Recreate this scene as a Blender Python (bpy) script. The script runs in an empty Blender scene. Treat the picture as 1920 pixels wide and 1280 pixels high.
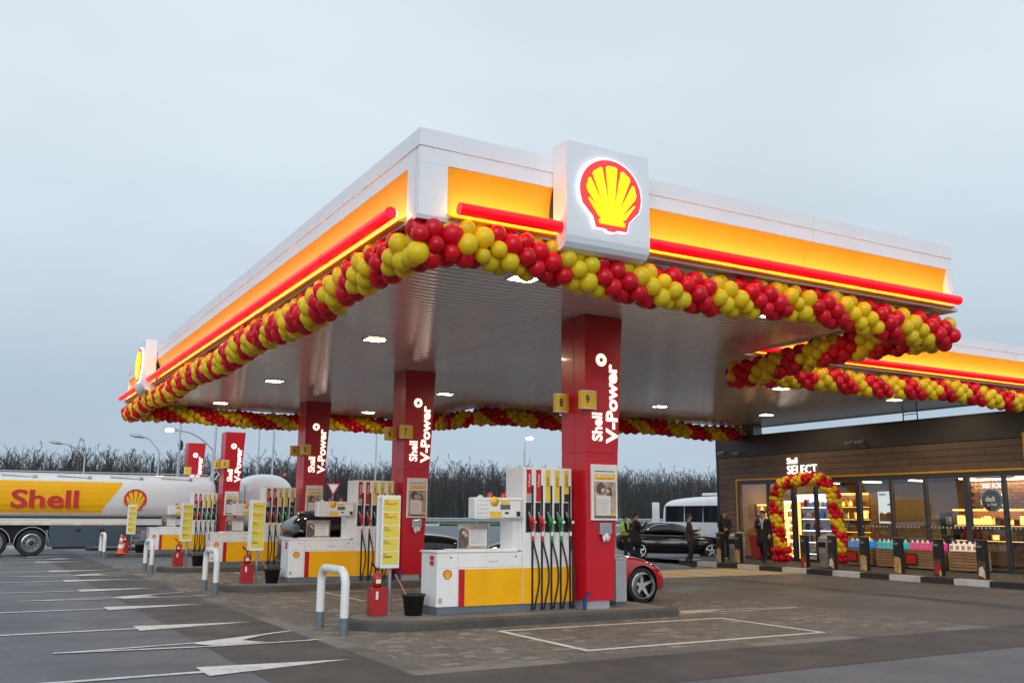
import bpy, bmesh, math, random
import numpy as np
from mathutils import Vector, Matrix
random.seed(7)
S = bpy.context.scene
COL = S.collection
PI = math.pi

# ---------------------------------------------------------------- camera
cam_d = bpy.data.cameras.new("camera"); cam = bpy.data.objects.new("camera", cam_d); COL.objects.link(cam)
cam_d.sensor_width = 36.0; cam_d.lens = 33.306; cam_d.clip_start = 0.1; cam_d.clip_end = 4000
RM = ((0.86638368, -0.09574367, -0.49011475), (-0.49933231, -0.15268046, -0.85285164), (0.00682421, 0.98362687, -0.18008776))
cam.matrix_world = Matrix.Translation((0, 0, 1.70)) @ Matrix(RM).to_4x4()
S.camera = cam

# ---------------------------------------------------------------- sky (overcast dusk), soft sun, exposure
W = bpy.data.worlds.new("World"); S.world = W; W.use_nodes = True
nt = W.node_tree; N = nt.nodes; L = nt.links; N.clear()
out = N.new('ShaderNodeOutputWorld'); bg = N.new('ShaderNodeBackground')
tc = N.new('ShaderNodeTexCoord'); sep = N.new('ShaderNodeSeparateXYZ'); L.new(tc.outputs['Generated'], sep.inputs[0])
ramp = N.new('ShaderNodeValToRGB'); L.new(sep.outputs['Z'], ramp.inputs[0])
e = ramp.color_ramp.elements
e[0].position = 0.0; e[0].color = (0.50, 0.61, 0.71, 1)
e[1].position = 0.8; e[1].color = (0.66, 0.765, 0.86, 1)
k = e.new(0.12); k.color = (0.465, 0.58, 0.69, 1)
k = e.new(0.40); k.color = (0.72, 0.815, 0.89, 1)
k = e.new(0.24); k.color = (0.61, 0.715, 0.81, 1)
mp = N.new('ShaderNodeMapping'); mp.inputs['Scale'].default_value = (1.0, 1.0, 2.6); L.new(tc.outputs['Generated'], mp.inputs[0])
nz = N.new('ShaderNodeTexNoise'); nz.inputs['Scale'].default_value = 2.1; nz.inputs['Detail'].default_value = 5; nz.inputs['Roughness'].default_value = 0.5
L.new(mp.outputs[0], nz.inputs['Vector'])
mr = N.new('ShaderNodeMapRange'); mr.inputs[1].default_value = 0.3; mr.inputs[2].default_value = 0.7; mr.inputs[3].default_value = 0.93; mr.inputs[4].default_value = 1.07
L.new(nz.outputs[0], mr.inputs[0])
mul = N.new('ShaderNodeVectorMath'); mul.operation = 'SCALE'; L.new(ramp.outputs[0], mul.inputs[0]); L.new(mr.outputs[0], mul.inputs['Scale'])
L.new(mul.outputs[0], bg.inputs[0]); bg.inputs[1].default_value = 1.0; L.new(bg.outputs[0], out.inputs[0])

sun_d = bpy.data.lights.new("sun", 'SUN'); sun = bpy.data.objects.new("sun", sun_d); COL.objects.link(sun)
sun_d.energy = 1.5; sun_d.angle = math.radians(50); sun_d.color = (0.96, 0.97, 1.0)
sun.rotation_euler = Vector((0.5, 0.8, -0.36)).to_track_quat('-Z', 'Y').to_euler()
S.view_settings.view_transform = 'Standard'; S.view_settings.look = 'None'; S.view_settings.exposure = 0.0; S.view_settings.gamma = 1.0
S.cycles.max_bounces = 7; S.cycles.transparent_max_bounces = 10; S.cycles.caustics_reflective = False; S.cycles.caustics_refractive = False
S.cycles.sample_clamp_indirect = 6.0

# ---------------------------------------------------------------- materials
MATS = {}
def mat(name, col, rough=0.5, metal=0.0, var=0.08, scale=3.0, bump=0.0, bscale=80.0, emit=0.0, ecol=None, coat=0.0, rnd=0.0, spec=0.5, dirt=0.0, rvar=0.0, aniso=0.0, grain=0.0, trans=0.0):
    m = bpy.data.materials.new(name); m.use_nodes = True
    t = m.node_tree; n = t.nodes; l = t.links; b = n['Principled BSDF']
    b.inputs['Roughness'].default_value = rough; b.inputs['Metallic'].default_value = metal
    b.inputs['Specular IOR Level'].default_value = spec
    b.inputs['Coat Weight'].default_value = coat; b.inputs['Coat Roughness'].default_value = 0.06
    b.inputs['Anisotropic'].default_value = aniso
    g = n.new('ShaderNodeNewGeometry')
    z = n.new('ShaderNodeTexNoise'); z.inputs['Scale'].default_value = scale; z.inputs['Detail'].default_value = 6; z.inputs['Roughness'].default_value = 0.62
    l.new(g.outputs['Position'], z.inputs['Vector'])
    r = n.new('ShaderNodeMapRange'); r.inputs[1].default_value = 0.28; r.inputs[2].default_value = 0.72
    r.inputs[3].default_value = 1 - var; r.inputs[4].default_value = 1 + var; l.new(z.outputs[0], r.inputs[0])
    fac = r.outputs[0]
    if rnd:
        oi = n.new('ShaderNodeObjectInfo'); rr = n.new('ShaderNodeMapRange'); rr.inputs[3].default_value = 1 - rnd; rr.inputs[4].default_value = 1 + rnd
        l.new(oi.outputs['Random'], rr.inputs[0]); mm = n.new('ShaderNodeMath'); mm.operation = 'MULTIPLY'
        l.new(fac, mm.inputs[0]); l.new(rr.outputs[0], mm.inputs[1]); fac = mm.outputs[0]
    v = n.new('ShaderNodeVectorMath'); v.operation = 'SCALE'; v.inputs[0].default_value = col[:3]; l.new(fac, v.inputs['Scale'])
    cout = v.outputs[0]
    if grain:
        zg_ = n.new('ShaderNodeTexNoise'); zg_.inputs['Scale'].default_value = 42; zg_.inputs['Detail'].default_value = 4; zg_.inputs['Roughness'].default_value = 0.8; l.new(g.outputs['Position'], zg_.inputs['Vector'])
        rg_ = n.new('ShaderNodeMapRange'); rg_.inputs[1].default_value = 0.35; rg_.inputs[2].default_value = 0.65; rg_.inputs[3].default_value = 1 - grain; rg_.inputs[4].default_value = 1 + grain; l.new(zg_.outputs[0], rg_.inputs[0])
        vg_ = n.new('ShaderNodeVectorMath'); vg_.operation = 'SCALE'; l.new(cout, vg_.inputs[0]); l.new(rg_.outputs[0], vg_.inputs['Scale']); cout = vg_.outputs[0]
    if dirt:
        z2 = n.new('ShaderNodeTexNoise'); z2.inputs['Scale'].default_value = scale * 0.37; z2.inputs['Detail'].default_value = 8; z2.inputs['Roughness'].default_value = 0.7
        l.new(g.outputs['Position'], z2.inputs['Vector'])
        r2 = n.new('ShaderNodeMapRange'); r2.inputs[1].default_value = 0.5; r2.inputs[2].default_value = 0.66; r2.inputs[3].default_value = 0; r2.inputs[4].default_value = dirt
        l.new(z2.outputs[0], r2.inputs[0])
        mx = n.new('ShaderNodeMix'); mx.data_type = 'RGBA'; l.new(r2.outputs[0], mx.inputs[0]); l.new(cout, mx.inputs[6]); mx.inputs[7].default_value = (col[0]*0.35, col[1]*0.34, col[2]*0.33, 1)
        cout = mx.outputs[2]
    l.new(cout, b.inputs['Base Color'])
    if rvar:
        r3 = n.new('ShaderNodeMapRange'); r3.inputs[1].default_value = 0.3; r3.inputs[2].default_value = 0.7; r3.inputs[3].default_value = max(0.02, rough - rvar); r3.inputs[4].default_value = min(1, rough + rvar)
        z3 = n.new('ShaderNodeTexNoise'); z3.inputs['Scale'].default_value = scale * 0.6; z3.inputs['Detail'].default_value = 5; l.new(g.outputs['Position'], z3.inputs['Vector'])
        l.new(z3.outputs[0], r3.inputs[0]); l.new(r3.outputs[0], b.inputs['Roughness'])
    if bump:
        zb = n.new('ShaderNodeTexNoise'); zb.inputs['Scale'].default_value = bscale; zb.inputs['Detail'].default_value = 3; l.new(g.outputs['Position'], zb.inputs['Vector'])
        bp = n.new('ShaderNodeBump'); bp.inputs['Strength'].default_value = bump; bp.inputs['Distance'].default_value = 0.01
        l.new(zb.outputs[0], bp.inputs['Height']); l.new(bp.outputs[0], b.inputs['Normal'])
    if emit:
        b.inputs['Emission Color'].default_value = (*(ecol or col)[:3], 1); b.inputs['Emission Strength'].default_value = emit
    if trans:
        tl = n.new('ShaderNodeBsdfTranslucent'); l.new(cout, tl.inputs[0]); ms = n.new('ShaderNodeMixShader'); ms.inputs[0].default_value = trans
        l.new(b.outputs[0], ms.inputs[1]); l.new(tl.outputs[0], ms.inputs[2]); l.new(ms.outputs[0], n['Material Output'].inputs[0])
    MATS[name] = m
    return m
M = MATS
mat('asphalt', (0.12, 0.129, 0.144), 0.62, var=0.16, scale=1.3, bump=0.5, bscale=220, dirt=0.42, rvar=0.14, grain=0.3)
mat('asphalt_new', (0.058, 0.057, 0.058), 0.62, var=0.2, scale=1.6, bump=0.5, bscale=240, dirt=0.35, rvar=0.16, grain=0.32)
mat('asphalt_yard', (0.1, 0.094, 0.09), 0.58, var=0.16, scale=0.8, bump=0.45, bscale=200, dirt=0.4, rvar=0.16, grain=0.28)
mat('paver', (0.165, 0.142, 0.12), 0.75, var=0.14, scale=5, bump=0.5, bscale=120, dirt=0.3, rnd=0.08, grain=0.15)
mat('paver_grey', (0.24, 0.22, 0.19), 0.78, var=0.14, scale=5, bump=0.5, bscale=120, rnd=0.08, grain=0.15)
mat('paver_dark', (0.128, 0.108, 0.092), 0.75, var=0.14, scale=5, bump=0.5, bscale=120, rnd=0.08, grain=0.15)
mat('joint', (0.022, 0.019, 0.016), 0.9, var=0.2)
mat('kerb_island', (0.085, 0.078, 0.068), 0.8, var=0.22, scale=2.5, bump=0.4, bscale=90, dirt=0.3)
mat('concrete', (0.2, 0.185, 0.165), 0.8, var=0.2, scale=2.5, bump=0.4, bscale=90, dirt=0.35)
mat('concrete_dark', (0.13, 0.118, 0.105), 0.8, var=0.22, scale=2.5, bump=0.4, bscale=90, dirt=0.4)
mat('line_white', (0.68, 0.67, 0.65), 0.7, var=0.1, scale=9, bump=0.3, bscale=200, dirt=0.6, grain=0.12)
mat('line_pale', (0.5, 0.46, 0.41), 0.75, var=0.15, scale=9, dirt=0.6, grain=0.12)
mat('line_yellow', (0.55, 0.38, 0.1), 0.75, var=0.15, scale=5, dirt=0.3)
mat('grass', (0.07, 0.1, 0.03), 0.95, var=0.4, scale=1.2, bump=0.8, bscale=30)
mat('field', (0.075, 0.075, 0.04), 0.95, var=0.35, scale=0.2)
mat('white_panel', (0.8, 0.82, 0.84), 0.32, var=0.03, scale=1.2, rvar=0.06)
mat('white_paint', (0.82, 0.82, 0.81), 0.38, var=0.05, scale=4, dirt=0.1)
mat('white_gloss', (0.8, 0.8, 0.8), 0.22, var=0.03, coat=0.3)
mat('bollard_white', (0.74, 0.74, 0.72), 0.4, var=0.06, scale=6, dirt=0.12)
mat('bollard_grey', (0.12, 0.15, 0.18), 0.5, var=0.1, scale=8)
mat('grey_plinth', (0.13, 0.15, 0.18), 0.5, var=0.1, scale=5, dirt=0.2)
mat('grey_metal', (0.36, 0.37, 0.39), 0.42, metal=0.6, var=0.08)
mat('silver', (0.55, 0.56, 0.57), 0.3, metal=0.9, var=0.05)
mat('silver_paint', (0.42, 0.43, 0.45), 0.4, metal=0.3, var=0.06)
mat('chrome', (0.75, 0.76, 0.78), 0.12, metal=1.0, var=0.02)
mat('alloy', (0.66, 0.67, 0.69), 0.34, metal=0.55, var=0.03)
mat('dark_metal', (0.035, 0.037, 0.042), 0.42, metal=0.3, var=0.1)
mat('black', (0.012, 0.012, 0.013), 0.5, var=0.1)
mat('rubber', (0.014, 0.014, 0.015), 0.6, var=0.15, scale=20)
mat('tyre', (0.018, 0.018, 0.019), 0.75, var=0.2, scale=20, bump=0.2)
mat('red_column', (0.56, 0.008, 0.02), 0.3, var=0.05, scale=1.5, coat=0.15)
mat('red_paint', (0.5, 0.01, 0.015), 0.3, var=0.05)
mat('red_ext', (0.42, 0.02, 0.02), 0.4, var=0.1, scale=6)
mat('red_gloss', (0.48, 0.006, 0.012), 0.16, var=0.03, coat=0.8)
mat('yellow_paint', (0.9, 0.44, 0.003), 0.5, var=0.05, spec=0.3, dirt=0.08)
mat('yellow_sign', (0.8, 0.55, 0.06), 0.4, var=0.05)
mat('yellow_pale', (0.75, 0.62, 0.08), 0.45, var=0.05)
mat('yellow_fascia', (0.82, 0.42, 0.02), 0.38, var=0.03)
mat('balloon_red', (0.86, 0.012, 0.03), 0.2, var=0.06, scale=4, rnd=0.12, spec=0.45, trans=0.36)
mat('balloon_yellow', (1.0, 0.78, 0.025), 0.22, var=0.05, scale=4, rnd=0.07, spec=0.45, trans=0.36)
mat('tube_red', (0.6, 0.0, 0.012), 0.3, emit=1.0, ecol=(1.0, 0.0, 0.006))
mat('tube_cap', (0.6, 0.01, 0.03), 0.3, emit=0.45, ecol=(1.0, 0.0, 0.05))
mat('tube_joint', (0.3, 0.004, 0.01), 0.35)
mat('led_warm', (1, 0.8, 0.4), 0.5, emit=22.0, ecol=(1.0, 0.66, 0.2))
mat('lamp_street', (1, 0.9, 0.75), 0.5, emit=20.0, ecol=(1.0, 0.86, 0.7))
mat('lamp_warm', (1, 0.9, 0.75), 0.5, emit=205.0, ecol=(1.0, 0.76, 0.5))
mat('letter_lit', (1, 0.97, 0.9), 0.4, emit=1.1, ecol=(1.0, 0.9, 0.72))
mat('letter_white', (1, 0.98, 0.95), 0.4, emit=1.3, ecol=(1.0, 0.96, 0.88))
mat('halo_white', (0.95, 0.9, 0.9), 0.4, emit=1.15, ecol=(1.0, 0.86, 0.86))
mat('emblem_red', (0.7, 0.02, 0.03), 0.4, emit=0.75, ecol=(1.0, 0.05, 0.06))
mat('emblem_yellow', (0.9, 0.65, 0.0), 0.4, emit=0.95, ecol=(1.0, 0.74, 0.0))
mat('flat_red', (0.55, 0.02, 0.02), 0.4)
mat('flat_yellow', (0.85, 0.52, 0.02), 0.4)
mat('flat_green', (0.02, 0.25, 0.06), 0.4)
mat('flat_black', (0.02, 0.02, 0.02), 0.45)
mat('flat_white', (0.8, 0.79, 0.76), 0.4)
mat('flat_grey', (0.4, 0.41, 0.42), 0.45)
mat('flat_blue', (0.02, 0.06, 0.25), 0.45)
mat('lcd', (0.16, 0.18, 0.15), 0.2)
mat('screen_lit', (0.9, 0.95, 0.95), 0.4, emit=0.9, ecol=(0.85, 0.95, 1.0))
mat('ceiling', (0.93, 0.9, 0.88), 0.11, metal=0.42, var=0.03, scale=0.8, rvar=0.03)
mat('soffit_trim', (0.6, 0.6, 0.6), 0.4, metal=0.4)
mat('wood_plank', (0.118, 0.076, 0.056), 0.6, var=0.22, scale=2.2, bump=0.2, bscale=60, rnd=0.12)
mat('wood_light', (0.34, 0.19, 0.095), 0.55, var=0.2, scale=3, rnd=0.12)
mat('shop_dark', (0.035, 0.032, 0.034), 0.5, var=0.1, scale=1.5)
mat('frame_dark', (0.05, 0.056, 0.066), 0.38, metal=0.2, var=0.06)
mat('shop_yellow', (0.62, 0.33, 0.012), 0.45)
mat('kerb_white', (0.62, 0.61, 0.59), 0.75, var=0.1, scale=5, dirt=0.35, bump=0.3)
mat('kerb_black', (0.03, 0.03, 0.031), 0.7, var=0.2, scale=5, bump=0.3)
mat('sidewalk', (0.075, 0.068, 0.06), 0.7, var=0.2, scale=2, dirt=0.3, bump=0.4)
mat('bin_grey', (0.36, 0.34, 0.32), 0.5, var=0.06)
mat('skin', (0.5, 0.28, 0.19), 0.5, var=0.06, scale=20)
mat('coat_black', (0.012, 0.012, 0.014), 0.8, var=0.2, scale=12)
mat('jacket_brown', (0.045, 0.032, 0.024), 0.8, var=0.2, scale=12)
mat('jacket_navy', (0.016, 0.02, 0.034), 0.8, var=0.2, scale=12)
mat('trouser', (0.016, 0.017, 0.022), 0.85, var=0.2, scale=12)
mat('jeans', (0.03, 0.045, 0.08), 0.85, var=0.2, scale=12)
mat('shoe', (0.012, 0.011, 0.01), 0.5)
mat('hair_dark', (0.012, 0.009, 0.007), 0.6)
mat('hair_blond', (0.42, 0.26, 0.11), 0.6)
mat('hivis', (0.5, 0.85, 0.05), 0.6, var=0.06)
mat('shirt', (0.6, 0.6, 0.62), 0.7)
mat('bag_blue', (0.03, 0.1, 0.26), 0.7)
mat('bark', (0.05, 0.043, 0.04), 0.9, var=0.3, scale=3)
mat('birch', (0.19, 0.175, 0.165), 0.9, var=0.35, scale=2)
mat('twig', (0.062, 0.056, 0.06), 0.95, var=0.3, scale=2)
mat('twig_pale', (0.075, 0.066, 0.064), 0.95, var=0.3, scale=2)
mat('fence_green', (0.02, 0.06, 0.042), 0.5)
mat('galv', (0.42, 0.45, 0.48), 0.42, metal=0.5, var=0.08)
mat('tank_white', (0.74, 0.73, 0.71), 0.2, var=0.03, coat=0.4)
mat('tank_skirt', (0.05, 0.075, 0.1), 0.4, var=0.06)
mat('car_black', (0.008, 0.009, 0.012), 0.14, var=0.05, coat=0.7)
mat('car_glass', (0.012, 0.014, 0.016), 0.05, spec=0.8)
mat('headlamp', (0.7, 0.72, 0.74), 0.1, spec=0.8)
mat('tail_red', (0.4, 0.01, 0.01), 0.2, emit=0.25, ecol=(1, 0.03, 0.03))
mat('cone_orange', (0.8, 0.13, 0.03), 0.5)
mat('plastic_blue', (0.015, 0.05, 0.2), 0.4)
mat('glove', (0.78, 0.75, 0.7), 0.7)
mat('wood_stick', (0.45, 0.27, 0.13), 0.6)
mat('int_wall', (0.42, 0.3, 0.18), 0.7, var=0.1)
mat('int_floor', (0.16, 0.13, 0.11), 0.35, var=0.1)
mat('int_dark', (0.06, 0.045, 0.035), 0.6, var=0.1)
mat('int_light', (1, 0.85, 0.6), 0.5, emit=24, ecol=(1.0, 0.68, 0.34))
mat('cool_light', (0.9, 0.95, 1), 0.5, emit=4.5, ecol=(0.95, 0.97, 1.0))
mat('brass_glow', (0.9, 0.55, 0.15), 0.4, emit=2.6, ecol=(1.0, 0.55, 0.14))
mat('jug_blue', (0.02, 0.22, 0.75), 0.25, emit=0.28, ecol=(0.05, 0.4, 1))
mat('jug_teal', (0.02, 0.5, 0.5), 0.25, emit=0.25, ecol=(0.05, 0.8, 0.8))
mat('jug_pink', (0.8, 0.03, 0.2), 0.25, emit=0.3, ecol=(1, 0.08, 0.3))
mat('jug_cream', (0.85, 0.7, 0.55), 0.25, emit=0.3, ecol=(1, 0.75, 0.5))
mat('deli_brown', (0.035, 0.018, 0.014), 0.4)
mat('deli_letter', (0.7, 0.55, 0.35), 0.5, emit=0.5, ecol=(1, 0.8, 0.5))
mat('food_tan', (0.5, 0.3, 0.12), 0.6, var=0.45, scale=14)
mat('food_dark', (0.12, 0.05, 0.03), 0.6, var=0.6, scale=14)
mat('photo_tan', (0.45, 0.33, 0.26), 0.5, var=0.4, scale=11)
mat('photo_dark', (0.11, 0.085, 0.08), 0.5, var=0.5, scale=13)
mat('photo_skin', (0.6, 0.4, 0.3), 0.5, var=0.15, scale=20)
mat('paper', (0.72, 0.7, 0.66), 0.6, var=0.05, scale=20)
mat('hedge', (0.035, 0.032, 0.028), 1.0, var=0.4, scale=0.5)

def glass_mat():
    m = bpy.data.materials.new('glass'); m.use_nodes = True; t = m.node_tree; n = t.nodes; l = t.links; n.clear()
    o = n.new('ShaderNodeOutputMaterial'); tr = n.new('ShaderNodeBsdfTransparent'); tr.inputs[0].default_value = (0.85, 0.87, 0.88, 1)
    gl = n.new('ShaderNodeBsdfGlossy'); gl.inputs['Roughness'].default_value = 0.015; gl.inputs[0].default_value = (0.85, 0.9, 1, 1)
    lf = n.new('ShaderNodeLayerWeight'); lf.inputs[0].default_value = 0.5
    pw = n.new('ShaderNodeMath'); pw.operation = 'POWER'; pw.inputs[1].default_value = 5; l.new(lf.outputs['Facing'], pw.inputs[0])
    lw = n.new('ShaderNodeMath'); lw.operation = 'MULTIPLY_ADD'; lw.inputs[1].default_value = 0.93; lw.inputs[2].default_value = 0.07; l.new(pw.outputs[0], lw.inputs[0])
    mx = n.new('ShaderNodeMixShader'); l.new(lw.outputs[0], mx.inputs[0]); l.new(tr.outputs[0], mx.inputs[1]); l.new(gl.outputs[0], mx.inputs[2]); l.new(mx.outputs[0], o.inputs[0])
    M['glass'] = m
glass_mat()

# ---------------------------------------------------------------- mesh helpers
class Fr:                                   # local frame: u right, v up, w towards the viewer
    def __init__(s, o, u=(1, 0, 0), v=(0, 0, 1), w=None):
        s.o = Vector(o); s.u = Vector(u); s.v = Vector(v); s.w = Vector(w) if w else s.u.cross(s.v)
    def __call__(s, p): return s.o + s.u * p[0] + s.v * p[1] + s.w * p[2]
def FRONT(x, y, z=0): return Fr((x, y, z), (1, 0, 0), (0, 0, 1))      # faces -y
def FACADE(x, y, z=0): return Fr((x, y, z), (0, -1, 0), (0, 0, 1))    # faces -x
class MB:
    def __init__(s): s.v = []; s.f = []; s.m = []; s.sm = []
    def add(s, vs, fs, mi=0, smooth=False):
        b = len(s.v); s.v += [tuple(p) for p in vs]
        for f in fs: s.f.append([i + b for i in f]); s.m.append(mi); s.sm.append(smooth)
        return s
    def box(s, x0, x1, y0, y1, z0, z1, mi=0, fr=None):
        vs = [(x, y, z) for z in (z0, z1) for y in (y0, y1) for x in (x0, x1)]
        if fr: vs = [fr(p) for p in vs]
        return s.add(vs, [(0, 2, 3, 1), (4, 5, 7, 6), (0, 1, 5, 4), (2, 6, 7, 3), (0, 4, 6, 2), (1, 3, 7, 5)], mi)
    def bbox(s, x0, x1, y0, y1, z0, z1, b=0.01, mi=0, fr=None):       # chamfered box
        xs = (x0, x0 + b, x1 - b, x1); ys = (y0, y0 + b, y1 - b, y1); zs = (z0, z0 + b, z1 - b, z1)
        bm = bmesh.new(); bmesh.ops.create_cube(bm, size=1)
        for v in bm.verts: v.co = Vector(((x0 + x1) / 2 + v.co.x * (x1 - x0), (y0 + y1) / 2 + v.co.y * (y1 - y0), (z0 + z1) / 2 + v.co.z * (z1 - z0)))
        bmesh.ops.bevel(bm, geom=bm.edges[:], offset=b, segments=2, affect='EDGES', profile=0.5)
        bm.verts.index_update()
        vs = [v.co.copy() for v in bm.verts]
        if fr: vs = [fr(p) for p in vs]
        fs = [[v.index for v in f.verts] for f in bm.faces]; bm.free()
        return s.add(vs, fs, mi)
    def prism(s, pts, d0, d1, mi=0, fr=None, smooth=False):           # polygon (u,v) extruded along w
        n = len(pts); fr = fr or Fr((0, 0, 0))
        vs = [fr((p[0], p[1], d0)) for p in pts] + [fr((p[0], p[1], d1)) for p in pts]
        fs = [list(range(n - 1, -1, -1)), list(range(n, 2 * n))]
        s.add(vs, fs, mi)
        return s.add(vs, [(i, (i + 1) % n, (i + 1) % n + n, i + n) for i in range(n)], mi, smooth)
    def tube(s, pts, r, seg=10, mi=0, cap=True, smooth=True):
        pts = [Vector(p) for p in pts]; n = len(pts); rs = r if isinstance(r, (list, tuple)) else [r] * n
        rings = []; up = None
        for i, p in enumerate(pts):
            t = (pts[min(i + 1, n - 1)] - pts[max(i - 1, 0)]).normalized()
            if up is None:
                up = Vector((0, 0, 1)) if abs(t.z) < 0.9 else Vector((1, 0, 0))
            a = (up - t * up.dot(t)).normalized(); b = t.cross(a); up = a
            rings.append([p + (a * math.cos(2 * PI * k / seg) + b * math.sin(2 * PI * k / seg)) * rs[i] for k in range(seg)])
        vs = [q for R_ in rings for q in R_]
        fs = [(i * seg + k, i * seg + (k + 1) % seg, (i + 1) * seg + (k + 1) % seg, (i + 1) * seg + k) for i in range(n - 1) for k in range(seg)]
        s.add(vs, fs, mi, smooth)
        if cap:
            s.add(rings[0], [list(range(seg - 1, -1, -1))], mi); s.add(rings[-1], [list(range(seg))], mi)
        return s
    def cyl(s, p0, p1, r, seg=14, mi=0): return s.tube([p0, p1], r, seg, mi)
    def lathe(s, prof, o=(0, 0, 0), axis='z', seg=20, mi=0, smooth=True):   # prof: (r, h)
        o = Vector(o); vs = []
        for r, h in prof:
            for k in range(seg):
                a = 2 * PI * k / seg; c, d = r * math.cos(a), r * math.sin(a)
                vs.append(o + Vector({'z': (c, d, h), 'y': (c, h, d), 'x': (h, c, d)}[axis]))
        n = len(prof)
        return s.add(vs, [(i * seg + k, i * seg + (k + 1) % seg, (i + 1) * seg + (k + 1) % seg, (i + 1) * seg + k) for i in range(n - 1) for k in range(seg)], mi, smooth)
    def sphere(s, o, r, seg=14, rings=9, mi=0, sc=(1, 1, 1)):
        prof = [(math.sin(PI * i / rings), -math.cos(PI * i / rings)) for i in range(rings + 1)]
        o = Vector(o); vs = [o + Vector((p * math.cos(2 * PI * k / seg) * r * sc[0], p * math.sin(2 * PI * k / seg) * r * sc[1], h * r * sc[2])) for p, h in prof for k in range(seg)]
        return s.add(vs, [(i * seg + k, i * seg + (k + 1) % seg, (i + 1) * seg + (k + 1) % seg, (i + 1) * seg + k) for i in range(rings) for k in range(seg)], mi, True)
    def quad(s, a, b, c, d, mi=0): return s.add([a, b, c, d], [(0, 1, 2, 3)], mi)
    def flat(s, pts, z, mi=0): return s.add([(p[0], p[1], z) for p in pts], [list(range(len(pts)))], mi)
    def mesh(s, name, mats):
        me = bpy.data.meshes.new(name); me.from_pydata(s.v, [], s.f)
        for m in (mats if isinstance(mats, (list, tuple)) else [mats]): me.materials.append(M[m])
        me.polygons.foreach_set('material_index', s.m); me.polygons.foreach_set('use_smooth', s.sm); me.update()
        bm = bmesh.new(); bm.from_mesh(me); bmesh.ops.recalc_face_normals(bm, faces=bm.faces[:]) if len(s.f) < 60000 else None; bm.to_mesh(me); bm.free()
        return me
    def build(s, name, mats, parent=None):
        return link(name, s.mesh(name, mats), parent)
def link(name, data, parent=None):
    o = bpy.data.objects.new(name, data); COL.objects.link(o)
    if parent: o.parent = parent
    return o
def tag(o, label, cat, group=None, kind=None):
    o['label'] = label; o['category'] = cat
    if group: o['group'] = group
    if kind: o['kind'] = kind
    return o
def struct(o): o['kind'] = 'structure'; return o
def stuff(o): o['kind'] = 'stuff'; return o
def thing(name, loc, label, cat, group=None):
    o = bpy.data.objects.new(name, None); o.empty_display_size = 0.2; COL.objects.link(o); o.location = loc
    return tag(o, label, cat, group)
def part(mb, name, mats, root):                                       # mb in world coordinates, parented to an Empty / mesh at root
    o = mb.build(name, mats, root)
    o.matrix_parent_inverse = Matrix.Translation(-wloc(root))
    return o
def wloc(o):
    p = o.location.copy()
    return p if not o.parent else Vector((0, 0, 0))+p
def part2(mb, name, mats, prt):                                       # sub-part of a part built with part()
    o = mb.build(name, mats, prt); return o
def copy_tree(o, parent=None, dy=None, dx=0):
    c = o.copy(); COL.objects.link(c); c.parent = parent
    if parent is None: c.location = o.location + Vector((dx, dy, 0))
    else: c.matrix_parent_inverse = o.matrix_parent_inverse.copy()
    for ch in list(o.children):
        if ch is not c: copy_tree(ch, c)
    return c
def text_mesh(s, size, bold=0.0, depth=0.004, sx=1.0, align='LEFT', spacing=1.0):
    cu = bpy.data.curves.new('lettering', 'FONT'); cu.body = s; cu.size = size; cu.offset = bold * size; cu.extrude = depth; cu.align_x = align; cu.space_character = spacing
    cu.resolution_u = 3
    ob = bpy.data.objects.new('lettering_tmp', cu); COL.objects.link(ob)
    bpy.context.view_layer.update()
    dg = bpy.context.evaluated_depsgraph_get(); me = bpy.data.meshes.new_from_object(ob.evaluated_get(dg))
    bpy.data.objects.remove(ob); bpy.data.curves.remove(cu)
    n = len(me.vertices); a = np.zeros(n * 3); me.vertices.foreach_get('co', a); a = a.reshape(-1, 3); a[:, 0] *= sx
    fs = [list(p.vertices) for p in me.polygons]; bpy.data.meshes.remove(me)
    return a, fs
def text(mb, s, fr, size, mi=0, **kw):
    a, fs = text_mesh(s, size, **kw)
    return mb.add([fr((p[0], p[1], p[2])) for p in a], fs, mi)
def emblem_pts(sc):
    out = [(-0.25, -0.47), (-0.10, -0.47), (-0.05, -0.5), (0.05, -0.5), (0.10, -0.47), (0.25, -0.47), (0.29, -0.33), (0.455, -0.17)]
    for i in range(21):
        a = math.radians(-12 + i * (204 / 20)); out.append((0.5 * math.cos(a), 0.5 * math.sin(a) * 0.93 + 0.03))
    out += [(-0.455, -0.17), (-0.29, -0.33)]
    return [(x * sc, y * sc) for x, y in out]
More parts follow.
